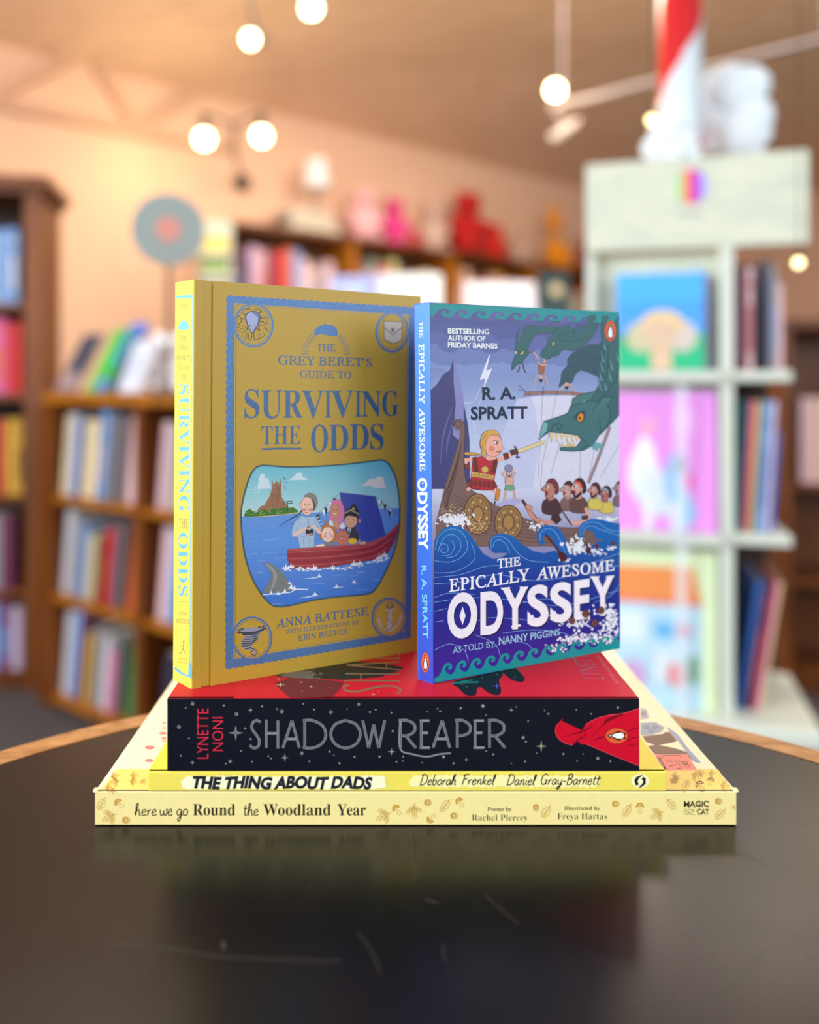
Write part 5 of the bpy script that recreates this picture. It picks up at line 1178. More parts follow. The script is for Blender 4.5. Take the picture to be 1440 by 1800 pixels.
def bookcase(root, P, D, Nf, t0, t1, top, shelves, dep, m_side, m_board, dividers=(), cornice=0, foot=.08, backm=None, th=.022):
    """sides, shelves, back and top as parts of one bookcase"""
    mb = MB(); board(mb, P, D, Nf, t0, t0+th, 0, dep, 0, top-.03); mb.build('side_panel', m_side, root)
    mb = MB(); board(mb, P, D, Nf, t1-th, t1, 0, dep, 0, top-.03); mb.build('side_panel', m_side, root)
    for dv in dividers:
        mb = MB(); board(mb, P, D, Nf, dv, dv+th, .0, dep-.012, foot, top-.03); mb.build('divider', m_side, root)
    mb = MB(); board(mb, P, D, Nf, t0-cornice, t1+cornice, -cornice-.008, dep, top-.03, top)
    if cornice: board(mb, P, D, Nf, t0-cornice*.5, t1+cornice*.5, -cornice*.5-.004, dep, top-.05, top-.03)
    mb.build('top_board', m_board, root)
    mb = MB(); board(mb, P, D, Nf, t0+th, t1-th, dep-.012, dep-.002, foot, top-.03); mb.build('back_panel', backm or m_side, root)
    cuts = [t0+th]+[v for dv in dividers for v in (dv, dv+th)]+[t1-th]
    for z in shelves:
        for i in range(0, len(cuts), 2):
            mb = MB(); board(mb, P, D, Nf, cuts[i], cuts[i+1], .004, dep-.012, z-.02, z); mb.build('shelf', m_board, root)
    mb = MB(); board(mb, P, D, Nf, t0+th, t1-th, .03, .045, 0, foot-.02); mb.build('plinth', m_side, root)

# low honey-coloured bookcase at the left, its run coming towards the viewer at the right
DL = Vector((math.cos(math.radians(38)), -math.sin(math.radians(38)), 0)); NL = Vector((DL.y, -DL.x, 0))
PL = Vector(((80-CX)/F*2.5, 2.5, 0))
root = empty('low_bookcase', (PL.x, PL.y, 0), 'low open wooden bookcase with three rows of books, standing at the left behind the table', 'bookcase')
LT = .945; tdiv, _ = online(PL, DL, 236); tend = 1.02
sh = [.045, .345, .64]
mb = MB(); board(mb, PL, DL, NL, -.06, -.001, .01, .2, 0, LT-.04); mb.build('corner_post', M_dark, root)
bookcase(root, PL, DL, NL, 0, tend, LT, sh, .24, M_dark, M_honey, dividers=(tdiv,), foot=.045, th=.034)
def lowrow(z, items, where, g): shelf_row(PL+NL*-.03, DL, NL, items, [(.034, tdiv), (tdiv+.034, tend-.034)], z, where, g, lean=.13, hmax=.262)
lowrow(.64, [(94, 106, 728, 'cream'), (106, 122, 726, 'white'), (122, 140, 735, 'blue', 'blue'), (141, 160, 738, 'cream'), (160, 178, 740, 'cream'), (178, 200, 722, 'light blue', 'lilac'), (200, 212, 735, 'dark blue'), (212, 224, 730, 'grey'),
             (252, 276, 735, 'pale pink'), (276, 292, 742, 'pale pink'), (292, 306, 748, 'grey'), (306, 322, 738, 'cream')], 'the upper shelf of the low bookcase', 'books on the upper shelf of the low bookcase')
lowrow(.345, [(84, 106, 893, 'white'), (106, 124, 905, 'grey'), (124, 142, 918, 'light blue'), (142, 166, 940, 'cream'), (168, 186, 944, 'brown'), (186, 206, 930, 'red', 'orange'), (206, 220, 935, 'plum'), (220, 230, 930, 'grey'),
              (256, 276, 930, 'orange'), (276, 292, 925, 'pale pink'), (292, 308, 935, 'light blue')], 'the middle shelf of the low bookcase', 'books on the middle shelf of the low bookcase')
lowrow(.045, [(90, 112, 1070, 'white'), (112, 128, 1068, 'light blue'), (128, 142, 1074, 'plum'), (142, 162, 1112, 'yellow'), (164, 184, 1100, 'grey'), (186, 206, 1120, 'white'), (206, 220, 1150, 'pink'), (220, 232, 1130, 'grey'),
              (258, 280, 1140, 'green'), (280, 300, 1150, 'dark blue')], 'the bottom shelf of the low bookcase', 'books on the bottom shelf of the low bookcase')

def faceout(P, Dx, tilt, wd, h, th, colr, label, group=None, deco=None, name='picture_book', back=None):
    """book standing face out: P lower left corner, Dx along its foot; tilt leans it back"""
    Z = Vector((0, 0, 1)); Nf = Vector((Dx.y, -Dx.x, 0)); z = Z*math.cos(tilt)-Nf*math.sin(tilt); n = Nf*math.cos(tilt)+Z*math.sin(tilt)
    mb = MB(); P = Vector(P)+Z*(th*math.sin(tilt)+.0005)
    mb.box(P, Dx*wd, -n*.003, z*h, 0, lin(colr)); mb.box(P-n*(th-.003), Dx*wd, -n*.003, z*h, 0, lin(colr)); mb.box(P-n*.003+Dx*.0, Dx*.003, -n*(th-.006), z*h, 0, lin(colr))
    mb.box(P-n*.003+Dx*.003+z*.003, Dx*(wd-.006), -n*(th-.006), z*(h-.006), 1)
    k = 0
    for sh_ in deco or []:
        k += 1; kind, cc = sh_[0], lin(sh_[-1]); o = P+n*(.0003*k)
        if kind == 'r': _, u0, v0, u1, v1, _c = sh_; mb.add([o+Dx*wd*u+z*h*v for u, v in ((u0, v0), (u1, v0), (u1, v1), (u0, v1))], [(0, 1, 2, 3)], 0, cc)
        elif kind == 'e': _, u, v, ru, rv, _c = sh_; mb.add([o+Dx*wd*(u+ru*math.cos(t))+z*h*(v+rv*math.sin(t)) for t in [i/20*2*math.pi for i in range(20)]], [tuple(range(20))], 0, cc)
        elif kind == 'p': mb.add([o+Dx*wd*u+z*h*v for u, v in sh_[1]], [tuple(range(len(sh_[1])))], 0, cc)
    o = mb.build(name, [M_bg, M_page]); return tag(o, label, 'book', group)

# things on top of the low bookcase
def onlow(x, back=.0):
    t, p = online(PL-NL*back, DL, x); return Vector((p.x, p.y, LT))
GR = 'picture books propped on the low bookcase'
faceout(onlow(96, .02), DL, .52, .10, .20, .012, (64, 68, 86), 'dark grey picture book tilted on the left end of the low bookcase', GR, [('r', 0, 0, 1, .32, (150, 132, 136)), ('e', .5, .7, .25, .12, (56, 60, 80))])
faceout(onlow(150, .02), DL, .50, .095, .21, .012, (30, 166, 60), 'bright green and blue picture book tilted on the low bookcase', GR, [('r', 0, 0, .4, 1, (110, 180, 90)), ('r', .78, .4, 1, 1, (60, 110, 220)), ('r', .5, 0, 1, .2, (90, 120, 200)), ('e', .6, .5, .2, .2, (30, 180, 70))])
faceout(onlow(184, .10), DL, .45, .07, .23, .012, (50, 110, 226), 'blue picture book tilted behind the green one on the low bookcase', GR, [('e', .5, .4, .3, .3, (70, 130, 226))])
faceout(onlow(206, .02), DL, .40, .10, .155, .012, (206, 212, 228), 'white picture book propped at the right of the display on the low bookcase', GR, [('e', .5, .5, .3, .3, (190, 198, 222))])
# white teddy-like soft toy and the round sign
def plush(loc, s, c, name, label, cat, face=None, tall=1.0, ears='round', group=None, neck=0, yaw=0, tail=False, spots=None):
    """soft toy seated on loc: body, head, ears, arms and legs"""
    root = empty(name, loc, label, cat, group); L = Vector(loc); m = plain('plush_%d_%d_%d' % c, c, .95, noise=.12, scale=60, bump=.6)
    r = Vector((math.cos(yaw), math.sin(yaw), 0)); fwd = Vector((r.y, -r.x, 0)); Z = Vector((0, 0, 1))
    mb = MB(); mb.ball(L+Z*s*.30*tall, s*.30, n=20, sc=(1, .9, 1.0*tall)); 
    if neck: mb.tube(L+Z*s*.45, L+Z*s*(.5+neck)+r*-s*.1, s*.13, s*.09)
    mb.build('body', m, root)
    hc = L+Z*s*(.30*2*tall-.02+neck)+fwd*s*.05+(r*-s*.14 if neck else Vector((0, 0, 0)))+Z*s*.1
    mb = MB(); mb.ball(hc, s*.22, n=18, sc=(1, .95, .92)); mb.ball(hc+fwd*s*.17-Z*s*.04, s*.10, n=12); mb.build('head', m, root)
    for sg in (-1, 1):
        mb = MB()
        if ears == 'round': mb.ball(hc+r*sg*s*.17+Z*s*.17, s*.075, n=12, sc=(1, .6, 1))
        else: mb.ball(hc+r*sg*s*.10+Z*s*.30, s*.15, n=12, sc=(.38, .3, 1))
        mb.build('ear', m, root)
        mb = MB(); mb.ball(L+r*sg*s*.30+Z*s*.38*tall+fwd*s*.08, s*.17, n=12, sc=(.6, .6, 1.0)); mb.build('arm', m, root)
        mb = MB(); mb.ball(L+r*sg*s*.20+Z*s*.10+fwd*s*.24, s*.15, n=12, sc=(.75, 1.2, .66)); mb.build('leg', m, root)
        mb = MB(); mb.ball(hc+r*sg*s*.08+fwd*s*.195+Z*s*.05, s*.022, n=8); mb.build('eye', plain('bead_black', (16, 16, 18), .2), root)
    return root
p = onlow(300, .15); plush((p.x, p.y, LT), .19, (226, 230, 240), 'plush_toy', 'white soft toy sitting on the low bookcase below the round grey sign', 'soft toy', ears='round')
p = onlow(296, .02)
root = empty('round_sign', (p.x, p.y, LT), 'round grey-blue sign with a pink centre on a slim stand, on the low bookcase', 'sign')
sc_ = at(296, 404, p.y); fwd = Vector((.25, -1, 0)).normalized()
mb = MB(); mb.tube(Vector((sc_.x, p.y, LT)), Vector((sc_.x, p.y, LT+.012)), .05); mb.tube(Vector((sc_.x, p.y, LT+.012)), Vector((sc_.x, p.y, sc_.z-.06)), .007); mb.build('stand', plain('brown_post', (110, 80, 62), .5), root)
mb = MB(); mb.tube(Vector((sc_.x, p.y, sc_.z))-fwd*.008, Vector((sc_.x, p.y, sc_.z))+fwd*.008, .094, n=40); mb.build('disc', plain('sign_grey_blue', (140, 152, 152), .6), root)
mb = MB(); mb.tube(Vector((sc_.x, p.y, sc_.z))+fwd*.008, Vector((sc_.x, p.y, sc_.z))+fwd*.0095, .032, n=30); mb.build('centre_spot', plain('sign_pink', (206, 138, 124), .6), root)

# tall dark cabinet at the far left edge
PA = Vector(((0-CX)/F*2.62, 2.62, 0)); DA = Vector((.985, .17, 0)).normalized(); NA = Vector((DA.y, -DA.x, 0))
root = empty('tall_bookcase', (PA.x, PA.y, 0), 'tall dark wooden bookcase with a cornice, cut off by the left edge of the photo', 'bookcase')
tA, _ = online(PA, DA, 60)
topA = zat(312, 2.63)
bookcase(root, PA, DA, NA, -.55, tA+.02, topA, [.06, zat(1040, 2.62), zat(872, 2.62), zat(692, 2.62), zat(532, 2.62)], .3, M_dark, M_dark, cornice=.035, th=.05, backm=plain('dark_back', (52, 26, 10), .6))
def rowA(z, items, where, g): shelf_row(PA-NA*.03, DA, NA, items, [(-.50, tA-.03)], z, where, g, dep=.2, hmax=.24)
rowA(zat(532, 2.62), [(-40, -8, 410, 'cream'), (-8, 14, 404, 'light blue', 'light blue'), (14, 34, 398, 'light blue', 'white')], 'the top shelf of the tall dark bookcase', 'books on the top shelf of the tall dark bookcase')
rowA(zat(692, 2.62), [(-40, -14, 580, 'cream'), (-14, 16, 560, 'pink', 'orange'), (16, 30, 568, 'red'), (30, 44, 566, 'red')], 'the second shelf of the tall dark bookcase', 'books on the second shelf of the tall dark bookcase')
rowA(zat(872, 2.62), [(-30, -4, 740, 'red'), (-4, 14, 738, 'orange', 'orange'), (16, 30, 732, 'yellow'), (30, 44, 730, 'yellow', 'brown')], 'the third shelf of the tall dark bookcase', 'books on the third shelf of the tall dark bookcase')
rowA(zat(1040, 2.62), [(-30, 4, 905, 'grey'), (4, 26, 900, 'plum')], 'the fourth shelf of the tall dark bookcase', 'books on the fourth shelf of the tall dark bookcase')
rowA(.06, [(-30, 0, 1062, 'light blue'), (0, 20, 1056, 'plum', 'light blue'), (20, 42, 1068, 'lilac')], 'the lowest shelf of the tall dark bookcase', 'books on the lowest shelf of the tall dark bookcase')

# four tall bookcases along the long wall
ZS = [.08, .42, .76, 1.10, 1.44]
for u in range(4):
    w = ('left end', 'second', 'third', 'far right end')[u]
    P0 = CASE+D1*(u*.905)
    root = empty('tall_bookcase', (P0.x, P0.y, 0), 'tall wooden bookcase %s of the row along the back wall' % ('at the ' + w if u in (0, 3) else w+' from the left'), 'bookcase', 'bookcases along the back wall')
    bookcase(root, CASE, D1, N1, u*.905, u*.905+.9, 1.90, ZS, .3, M_honey, M_dark, cornice=.0, th=.03, backm=plain('case_back', (110, 70, 34), .7))
    cols = [['plum', 'black', 'lilac', 'pale pink', 'plum', 'red', 'orange', 'light blue', 'pale pink', 'cream', 'grey', 'pale pink'], ['brown', 'pale pink', 'grey', 'pink', 'red', 'cream', 'black', 'grey', 'yellow', 'dark blue', 'pale pink', 'red'],
            ['orange', 'cream', 'grey', 'red', 'pink', 'brown', 'pale pink', 'yellow', 'black', 'cream', 'grey', 'plum'], ['cream', 'yellow', 'black', 'cream', 'green', 'yellow', 'grey', 'cream', 'brown', 'red', 'teal', 'white']][u]
    for r in (4, 3):
        z = ZS[r]; t = u*.905+.036; n = 0
        random.seed(u*10+r)
        while t < u*.905+.80 and n < 12:
            wd = random.uniform(.045, .075); h = random.uniform(.24, .35) if r == 4 else random.uniform(.2, .29)
            p = CASE+D1*t-N1*.02; cn = cols[(n+(4-r)*5) % 12]
            lab = '%s book, %s from left, %s shelf of the %s back-wall bookcase' % (cn, ORD[n], 'top' if r == 4 else 'second', ('leftmost', 'second', 'third', 'rightmost')[u])
            shelf_book((p.x, p.y, z+.0005), D1, N1, wd, h, .2, tuple(v*random.uniform(.9, 1.05) for v in CD[cn]), 0, lab, 'books on the %s shelf of the %s back-wall bookcase' % ('top' if r == 4 else 'next-to-top', w), CD[random.choice(['white', 'yellow', 'orange', 'light blue', 'black'])] if n % 3 == 0 else None)
            t += wd+.003; n += 1
# toys on top of them
def ontop(x, back=.12):
    t, p = online(CASE-N1*back, D1, x); return (p.x, p.y, 1.9)
p = ontop(556); p = (p[0], p[1], 2.051); root = empty('table_lamp', p, 'small lamp with a white shade, on top of the back-wall bookcases at the left', 'lamp')
mb = MB(); mb.lathe(p, [(.05, 0), (.05, .01), (.012, .02), (.012, .16)], 20); mb.build('base', plain('lamp_base_grey', (150, 140, 134), .5), root)
mb = MB(); mb.lathe(p, [(.09, .15), (.06, .33)], 24); mb.build('lamp_shade', plain('lamp_shade_white', (240, 240, 244), .7), root)
for i in range(5):
    p = Vector(ontop(508+(i % 2)*4, .08)); tag(None or (lambda mb: (mb.box((p.x, p.y, 1.9+i*.03), D1*(.40-i*.02), -N1*.18, (0, 0, .026), 0, lin([(120, 106, 100), (196, 190, 186), (96, 84, 84), (176, 160, 150), (210, 200, 196)][i])), mb.box((p.x+.004*D1.x+.001*N1.x, p.y+.004*D1.y+.001*N1.y, 1.9+i*.03+.004), D1*(.38-i*.02), N1*.0012, (0, 0, .018), 1), mb.build('book', [M_bg, M_page]))[-1])(MB()),
        ['brown-grey', 'pale grey', 'dark grey', 'beige', 'off-white'][i]+' flat book, '+['lowest', 'second from the bottom', 'middle one', 'second from the top', 'topmost'][i]+' of the pile on the back-wall bookcases', 'book', 'pile of flat books on the back-wall bookcases')
plush(ontop(640), .33, (228, 176, 180), 'plush_toy', 'pale pink soft toy on the back-wall bookcases, left of the hot pink one', 'soft toy', yaw=.5, tall=1.3)
plush(ontop(692, .20), .29, (222, 66, 140), 'plush_toy', 'hot pink soft toy sitting on the back-wall bookcases', 'soft toy', yaw=.5, tall=1.5)
plush(ontop(728, .0), .13, (196, 60, 70), 'plush_toy', 'small rose red soft toy in front of the hot pink one', 'soft toy', yaw=.5)
plush(ontop(762, .2), .30, (206, 176, 160), 'plush_toy', 'beige soft toy on the back-wall bookcases between the pink and red ones', 'soft toy', ears='long', yaw=.5, tall=1.5)
plush(ontop(820), .44, (176, 22, 20), 'plush_toy', 'large red soft toy sitting on the back-wall bookcases', 'soft toy', yaw=.6, tall=1.3)
plush(ontop(868, .10), .27, (196, 30, 20), 'plush_toy', 'smaller red soft toy to the right of the large red one', 'soft toy', yaw=.6, tall=1.2)
plush(ontop(912), .28, (190, 156, 136), 'plush_toy', 'light brown soft toy on the back-wall bookcases between the red and orange ones', 'soft toy', yaw=.6, tall=1.1)
plush(ontop(978, .1), .34, (226, 140, 10), 'plush_toy', 'orange long-necked soft toy near the right end of the back-wall bookcases', 'soft toy', yaw=.6, neck=.35, ears='long', tall=1.1)
plush(ontop(1034, .14), .36, (150, 30, 40), 'plush_toy', 'dark red soft toy at the right end of the back-wall bookcases', 'soft toy', yaw=.6)

# narrow rack of face-out cards and books at the left end of the row
root = empty('display_rack', (-.95, 4.5, 0), 'narrow pale display rack of face-out books beside the first tall bookcase', 'rack')
PR = Vector(((350-CX)/F*4.35, 4.35, 0)); DR_ = Vector((1, .1, 0)).normalized(); NR = Vector((DR_.y, -DR_.x, 0))
mb = MB(); board(mb, PR, DR_, NR, 0, .17, .02, .04, 0, zat(386, 4.35)); mb.build('back_panel', M_pale, root)
for zz in (zat(485, 4.35), zat(448, 4.35), zat(520, 4.35), zat(600, 4.35)):
    mb = MB(); board(mb, PR, DR_, NR, 0, .17, -.03, .02, zz-.012, zz); board(mb, PR, DR_, NR, 0, .17, -.034, -.03, zz-.012, zz+.02); mb.build('shelf', M_pale, root)
for zt, c, lab in ((zat(448, 4.35), (206, 182, 60), 'yellow'), (zat(485, 4.35), (120, 160, 70), 'green'), (zat(520, 4.35), (206, 204, 200), 'white')):
    q = PR+DR_*.012+NR*.005; faceout((q.x, q.y, zt+.001), DR_, .1, .14, .088, .01, c, lab+' face-out book in the narrow display rack', 'books in the narrow display rack', [('e', .5, .5, .3, .25, tuple(min(255, v+40) for v in c))])

# display stand with two big open pages, behind the standing books
root = empty('display_stand', (.3, 3.05, 0), 'dark wooden display stand behind the two standing books', 'stand')
mb = MB(); mb.box((-.20, 3.10, 0), (1.0, 0, 0), (0, .30, 0), (0, 0, 1.13)); mb.build('cabinet', plain('stand_dark', (44, 46, 44), .6), root, bevel=.006)
mb = MB(); mb.box((-.22, 3.06, 1.13), (1.04, 0, 0), (0, .36, 0), (0, 0, .025)); mb.build('top_board', M_dark, root, bevel=.004)
def ledge(x): return Vector(((x-CX)/F*3.12, 3.12, 1.156))
faceout(ledge(583), Vector((1, .05, 0)).normalized(), .28, .165, .235, .012, (140, 160, 222), 'light blue picture book propped on the dark display stand, left end', 'books on the display stand', [('e', .5, .6, .3, .2, (170, 190, 236))])
faceout(ledge(664), Vector((1, .02, 0)).normalized(), .25, .245, .24, .012, (226, 238, 244), 'white picture book on the dark display stand, right of the light blue one', 'books on the display stand', [('r', 0, 0, .35, 1, (196, 216, 240))])
faceout(ledge(820), Vector((1, .02, 0)).normalized(), .28, .27, .21, .012, (222, 224, 240), 'pale white picture book propped at the right of the dark display stand', 'books on the display stand', [('e', .6, .5, .3, .3, (206, 208, 232))])
q = ledge(948); faceout(q+Vector((0, .02, 0)), Vector((1, 0, 0)), .1, .12, .24, .015, (30, 62, 66), 'dark teal picture book at the right end of the dark display stand', 'books on the display stand', [('e', .6, .72, .2, .1, (206, 190, 150))])

# ------------------------------------------------------------------ pale cube shelving at the right
DK = Vector((math.sin(math.radians(74)), -math.cos(math.radians(74)), 0)); NK = Vector((DK.y, -DK.x, 0))
PK = Vector(((1278-CX)/F*1.70, 1.70, 0))
tS, _ = online(PK, DK, 1394); tL, pL = online(PK, DK, 1030); tR, pR = online(PK, DK, 1412)
root = empty('cube_shelf', (PK.x, PK.y, 0), 'pale cube shelving unit with a plain header board, right of the blue book', 'shelf')
def kz(x, y): return zat(y, online(PK, DK, x)[1].y)
HT, HB = kz(1278, 273), kz(1278, 434)
z1, z2, z3, zb = kz(1278, 652), kz(1278, 938), kz(1278, 1255), kz(1278, 1290)
dep = .30; th = .018
def part(name, m, *boxes, bevel=.0):
    mb = MB()
    for b_ in boxes: board(mb, PK, DK, NK, *b_)
    return mb.build(name, m, root, bevel=bevel)
part('header_board', M_pale, (tL, tR+.01, -.004, .014, HB, HT), bevel=.002)
part('side_panel', M_white, (tL, tL+th, .014, dep, zb, HT-.02)); part('header_return', M_white, (tR-.006, tR+.008, .014, .032, HB, HT-.02))
part('divider', M_white, (-.013, .013, .0, dep, zb, HB))
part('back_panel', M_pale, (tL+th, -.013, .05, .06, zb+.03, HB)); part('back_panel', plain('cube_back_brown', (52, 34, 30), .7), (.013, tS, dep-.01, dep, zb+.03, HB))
for z in (z1, z2): 
    part('shelf', M_white, (tL+th, -.013, -.03, .05, z-.022, z)); part('shelf', M_white, (.013, tS, 0, dep-.01, z-.022, z), bevel=.004)
part('base_board', M_white, (tL, tR+.03, -.05, dep, zb, z3), bevel=.008)
part('pedestal', plain('unit_foot_dark', (46, 30, 24), .6), (tL+.03, tR-.03, .03, dep-.03, 0, zb))
mb = MB()   # clear strips that hold the face-out books
for x in (1152, 1224):
    t, _ = online(PK, DK, x); board(mb, PK, DK, NK, t-.004, t+.004, .0475, .0495, z3, HB-.01)
for t in (online(PK, DK, 1196)[0],): board(mb, PK, DK, NK, t-.012, t+.012, -.0325, -.0315, z3, z1-.03)
M_clear = bpy.data.materials.new('clear_acrylic'); M_clear.use_nodes = True; pb = M_clear.node_tree.nodes['Principled BSDF']
pb.inputs['Base Color'].default_value = (.82, .9, .98, 1); pb.inputs['Alpha'].default_value = .35; pb.inputs['Roughness'].default_value = .1
mb.build('acrylic_strips', M_clear, root)
# colourful round emblem on the header, with its line of small grey type
ec = lambda x, y: PK+DK*online(PK, DK, x)[0]+NK*.0046
def dot(x, y, r0, r1, cols_, name):
    mb = MB(); t0, p0 = online(PK+NK*.0045, DK, x); z0 = zat(y, p0.y); O = Vector((p0.x, p0.y, z0)); n = len(cols_); Z = Vector((0, 0, 1))
    for i, c in enumerate(cols_):
        a0, a1 = -1+2*i/n, -1+2*(i+1)/n; q = []
        K_ = 6
        xs = [a0+(a1-a0)*k/K_ for k in range(K_+1)]
        q = [(x_, math.sqrt(max(0, 1-x_*x_))) for x_ in xs]+[(x_, -math.sqrt(max(0, 1-x_*x_))) for x_ in reversed(xs)]
        vs = [O+DK*r0*a_+Z*r1*b_ for a_, b_ in q]; mb.prism(vs, NK*-.0004, 0, lin(c))
    mb.build(name, M_bg, root)
dot(1214, 328, .034, .036, [(196, 226, 190), (150, 210, 130), (240, 160, 120), (230, 60, 100), (200, 60, 200), (150, 110, 230), (180, 180, 240)], 'round_emblem')
mb = MB()
for k in range(7):
    t0, p0 = online(PK+NK*.0045, DK, 1192+k*6.5); p0.z = zat(379, p0.y); mb.box(p0, DK*.005, NK*.0004, (0, 0, .007), 0, lin((150, 160, 156)))
o_ = mb.build('small_lettering', M_bg, root); o_['kind'] = 'stuff'

def cubeface(x0, x1, zf, ytop, tilt, c, label, deco):
    P_ = PK+NK*.012; t0, p0 = online(P_, DK, x0); t1, p1 = online(P_, DK, x1); w = min(t1, -.017)-t0; h = zat(ytop, p0.y)-zf
    return faceout((p0.x, p0.y, zf+.0008), DK, tilt, w, h, .014, c, label, 'picture books face out on the cube shelf', deco)
cubeface(1084, 1247, z1, 482, .1, (66, 160, 246), 'picture book with a tree on blue and green, at the top of the cube shelf',
    [('r', 0, 0, 1, .36, (20, 186, 130)), ('p', [(0, .36), (0, .3), (.3, .42), (.7, .42), (1, .36), (1, .3), (1, .0), (0, 0)], (20, 186, 130)), ('r', 0, .7, 1, 1, (70, 176, 250)), ('r', .38, 0, .6, .4, (222, 190, 160)), ('e', .28, .34, .18, .16, (200, 196, 160)), ('e', .72, .34, .16, .16, (206, 196, 190)), ('e', .5, .46, .24, .15, (230, 202, 150)), ('e', .48, .38, .2, .14, (214, 186, 160)), ('r', .96, 0, 1, .98, (110, 80, 130))])
cubeface(1078, 1262, z2, 690, .08, (232, 150, 236), 'pink picture book with a white horse shape, in the middle of the cube shelf',
    [('e', .3, .4, .15, .2, (226, 236, 250)), ('e', .45, .26, .22, .16, (214, 226, 250)), ('p', [(.28, .45), (.2, .55), (.3, .7), (.4, .6), (.42, .45)], (236, 240, 252)), ('e', .62, .36, .12, .2, (150, 200, 240)), ('e', .66, .48, .06, .06, (120, 50, 70)), ('e', .72, .36, .07, .06, (240, 100, 190)), ('e', .68, .14, .12, .12, (150, 204, 246)), ('e', .7, .78, .14, .1, (236, 170, 240)), ('e', .35, .75, .1, .06, (240, 170, 210)), ('r', .3, .0, .38, .24, (232, 236, 250)), ('r', .56, .0, .64, .2, (226, 232, 250))])
cubeface(1078, 1262, z3, 968, .06, (222, 240, 196), 'pale yellow picture book with an orange-roofed house, at the bottom of the cube shelf',
    [('r', .0, .0, .86, .68, (190, 226, 244)), ('p', [(0, .67), (.86, .67), (.78, .9), (0, .9)], (240, 150, 84)), ('r', 0, .66, .86, .69, (236, 120, 110)), ('r', .05, .42, .3, .6, (226, 240, 250)), ('e', .5, .5, .1, .06, (110, 190, 240)), ('e', .68, .5, .08, .05, (216, 130, 160)), ('r', .4, .18, .6, .36, (226, 240, 250)), ('e', .62, .22, .1, .08, (236, 130, 130)), ('e', .78, .26, .05, .1, (120, 170, 130)), ('e', .2, .2, .12, .1, (206, 170, 220)), ('r', .0, .37, .86, .39, (214, 236, 248)), ('r', .35, .0, .37, .66, (214, 236, 248))])
def rowK(z, items, where, g, ln): shelf_row(PK-NK*.035, DK, NK, items, [(.013, tS-.002)], z, where, g, dep=.2, lean=ln, hmax=.27)
rowK(z1, [(1291, 1303, 470, 'plum'), (1303, 1314, 478, 'plum'), (1316, 1330, 470, 'pale pink', 'red'), (1350, 1366, 455, 'dark blue'), (1366, 1378, 468, 'grey', 'light blue'), (1378, 1390, 500, 'pale pink')], 'the top right cube', 'books in the top right cube', 0.0)
rowK(z2, [(1291, 1301, 672, 'teal'), (1301, 1311, 680, 'black'), (1311, 1324, 676, 'pink'), (1324, 1336, 674, 'yellow'), (1336, 1346, 676, 'teal'), (1346, 1364, 668, 'light blue', 'blue'), (1364, 1378, 690, 'lilac'), (1378, 1390, 760, 'blue')], 'the middle right cube', 'books in the middle right cube', .06)
rowK(z3, [(1296, 1322, 985, 'blue', 'blue'), (1326, 1340, 1020, 'brown', 'orange'), (1342, 1354, 1010, 'plum'), (1356, 1368, 1020, 'pink'), (1368, 1382, 1010, 'cream')], 'the bottom right cube', 'books in the bottom right cube', .15)

# striped pole and cloud cut-outs on top of it
t, p = online(PK-NK*.12, DK, 1196); 
root = empty('striped_pole', (p.x, p.y, HT), 'thick white pole with a red spiral stripe, rising from the top of the cube shelf', 'decoration')
R = .046; z0_, z1_ = HT, HT+.75
mb = MB(); n = 48; m = 90
vs = []; 
for j in range(m+1):
    z = z0_+(z1_-z0_)*j/m
    for i in range(n): vs.append((p.x+R*math.cos(2*math.pi*i/n), p.y+R*math.sin(2*math.pi*i/n), z))
for j in range(m):
    for i in range(n):
        ph = (i/n-(j/m)*(z1_-z0_)/.45+1.28) % 1.0
        mb.add([], [], 0)
        b_ = 0; mb.f.append((j*n+i, j*n+(i+1) % n, (j+1)*n+(i+1) % n, (j+1)*n+i)); mb.m.append(0); mb.sm.append(True)
        mb.c.append([lin((206, 16, 24)) if ph < .45 else lin((214, 228, 238))]*4)
mb.v = vs; mb.build('pole', printed('pole_gloss_paint', .25), root)
M_cloud = plain('cloud_white', (222, 234, 244), .8, noise=.03)
def cloud(x, pts, back, label, thick=.05):
    t, q = online(PK-NK*back, DK, x); root = empty('cloud_cutout', (q.x, q.y, HT), label, 'decoration', 'cloud cut-outs on the cube shelf'); mb = MB()
    for (cx, cy, r) in pts:
        tt, w = online(PK-NK*back, DK, cx); w.z = zat(cy, w.y); rr = r/F*w.y
        mb.ball(w, rr, n=20, sc=(1, .45, 1), rot=DK.to_track_quat('X', 'Z'))
    mb.build('panel', M_cloud, root)
cloud(1290, [(1285, 160, 48), (1318, 150, 36), (1320, 205, 40), (1262, 150, 30), (1250, 215, 34), (1296, 236, 44), (1335, 235, 22), (1232, 190, 26), (1250, 250, 22), (1330, 262, 14), (1305, 255, 22)], .205, 'large puffy white cloud on top of the cube shelf, right of the striped pole')
cloud(1165, [(1172, 236, 30), (1152, 262, 24), (1185, 262, 26), (1205, 250, 22), (1222, 268, 12)], .05, 'small white cloud at the foot of the striped pole')

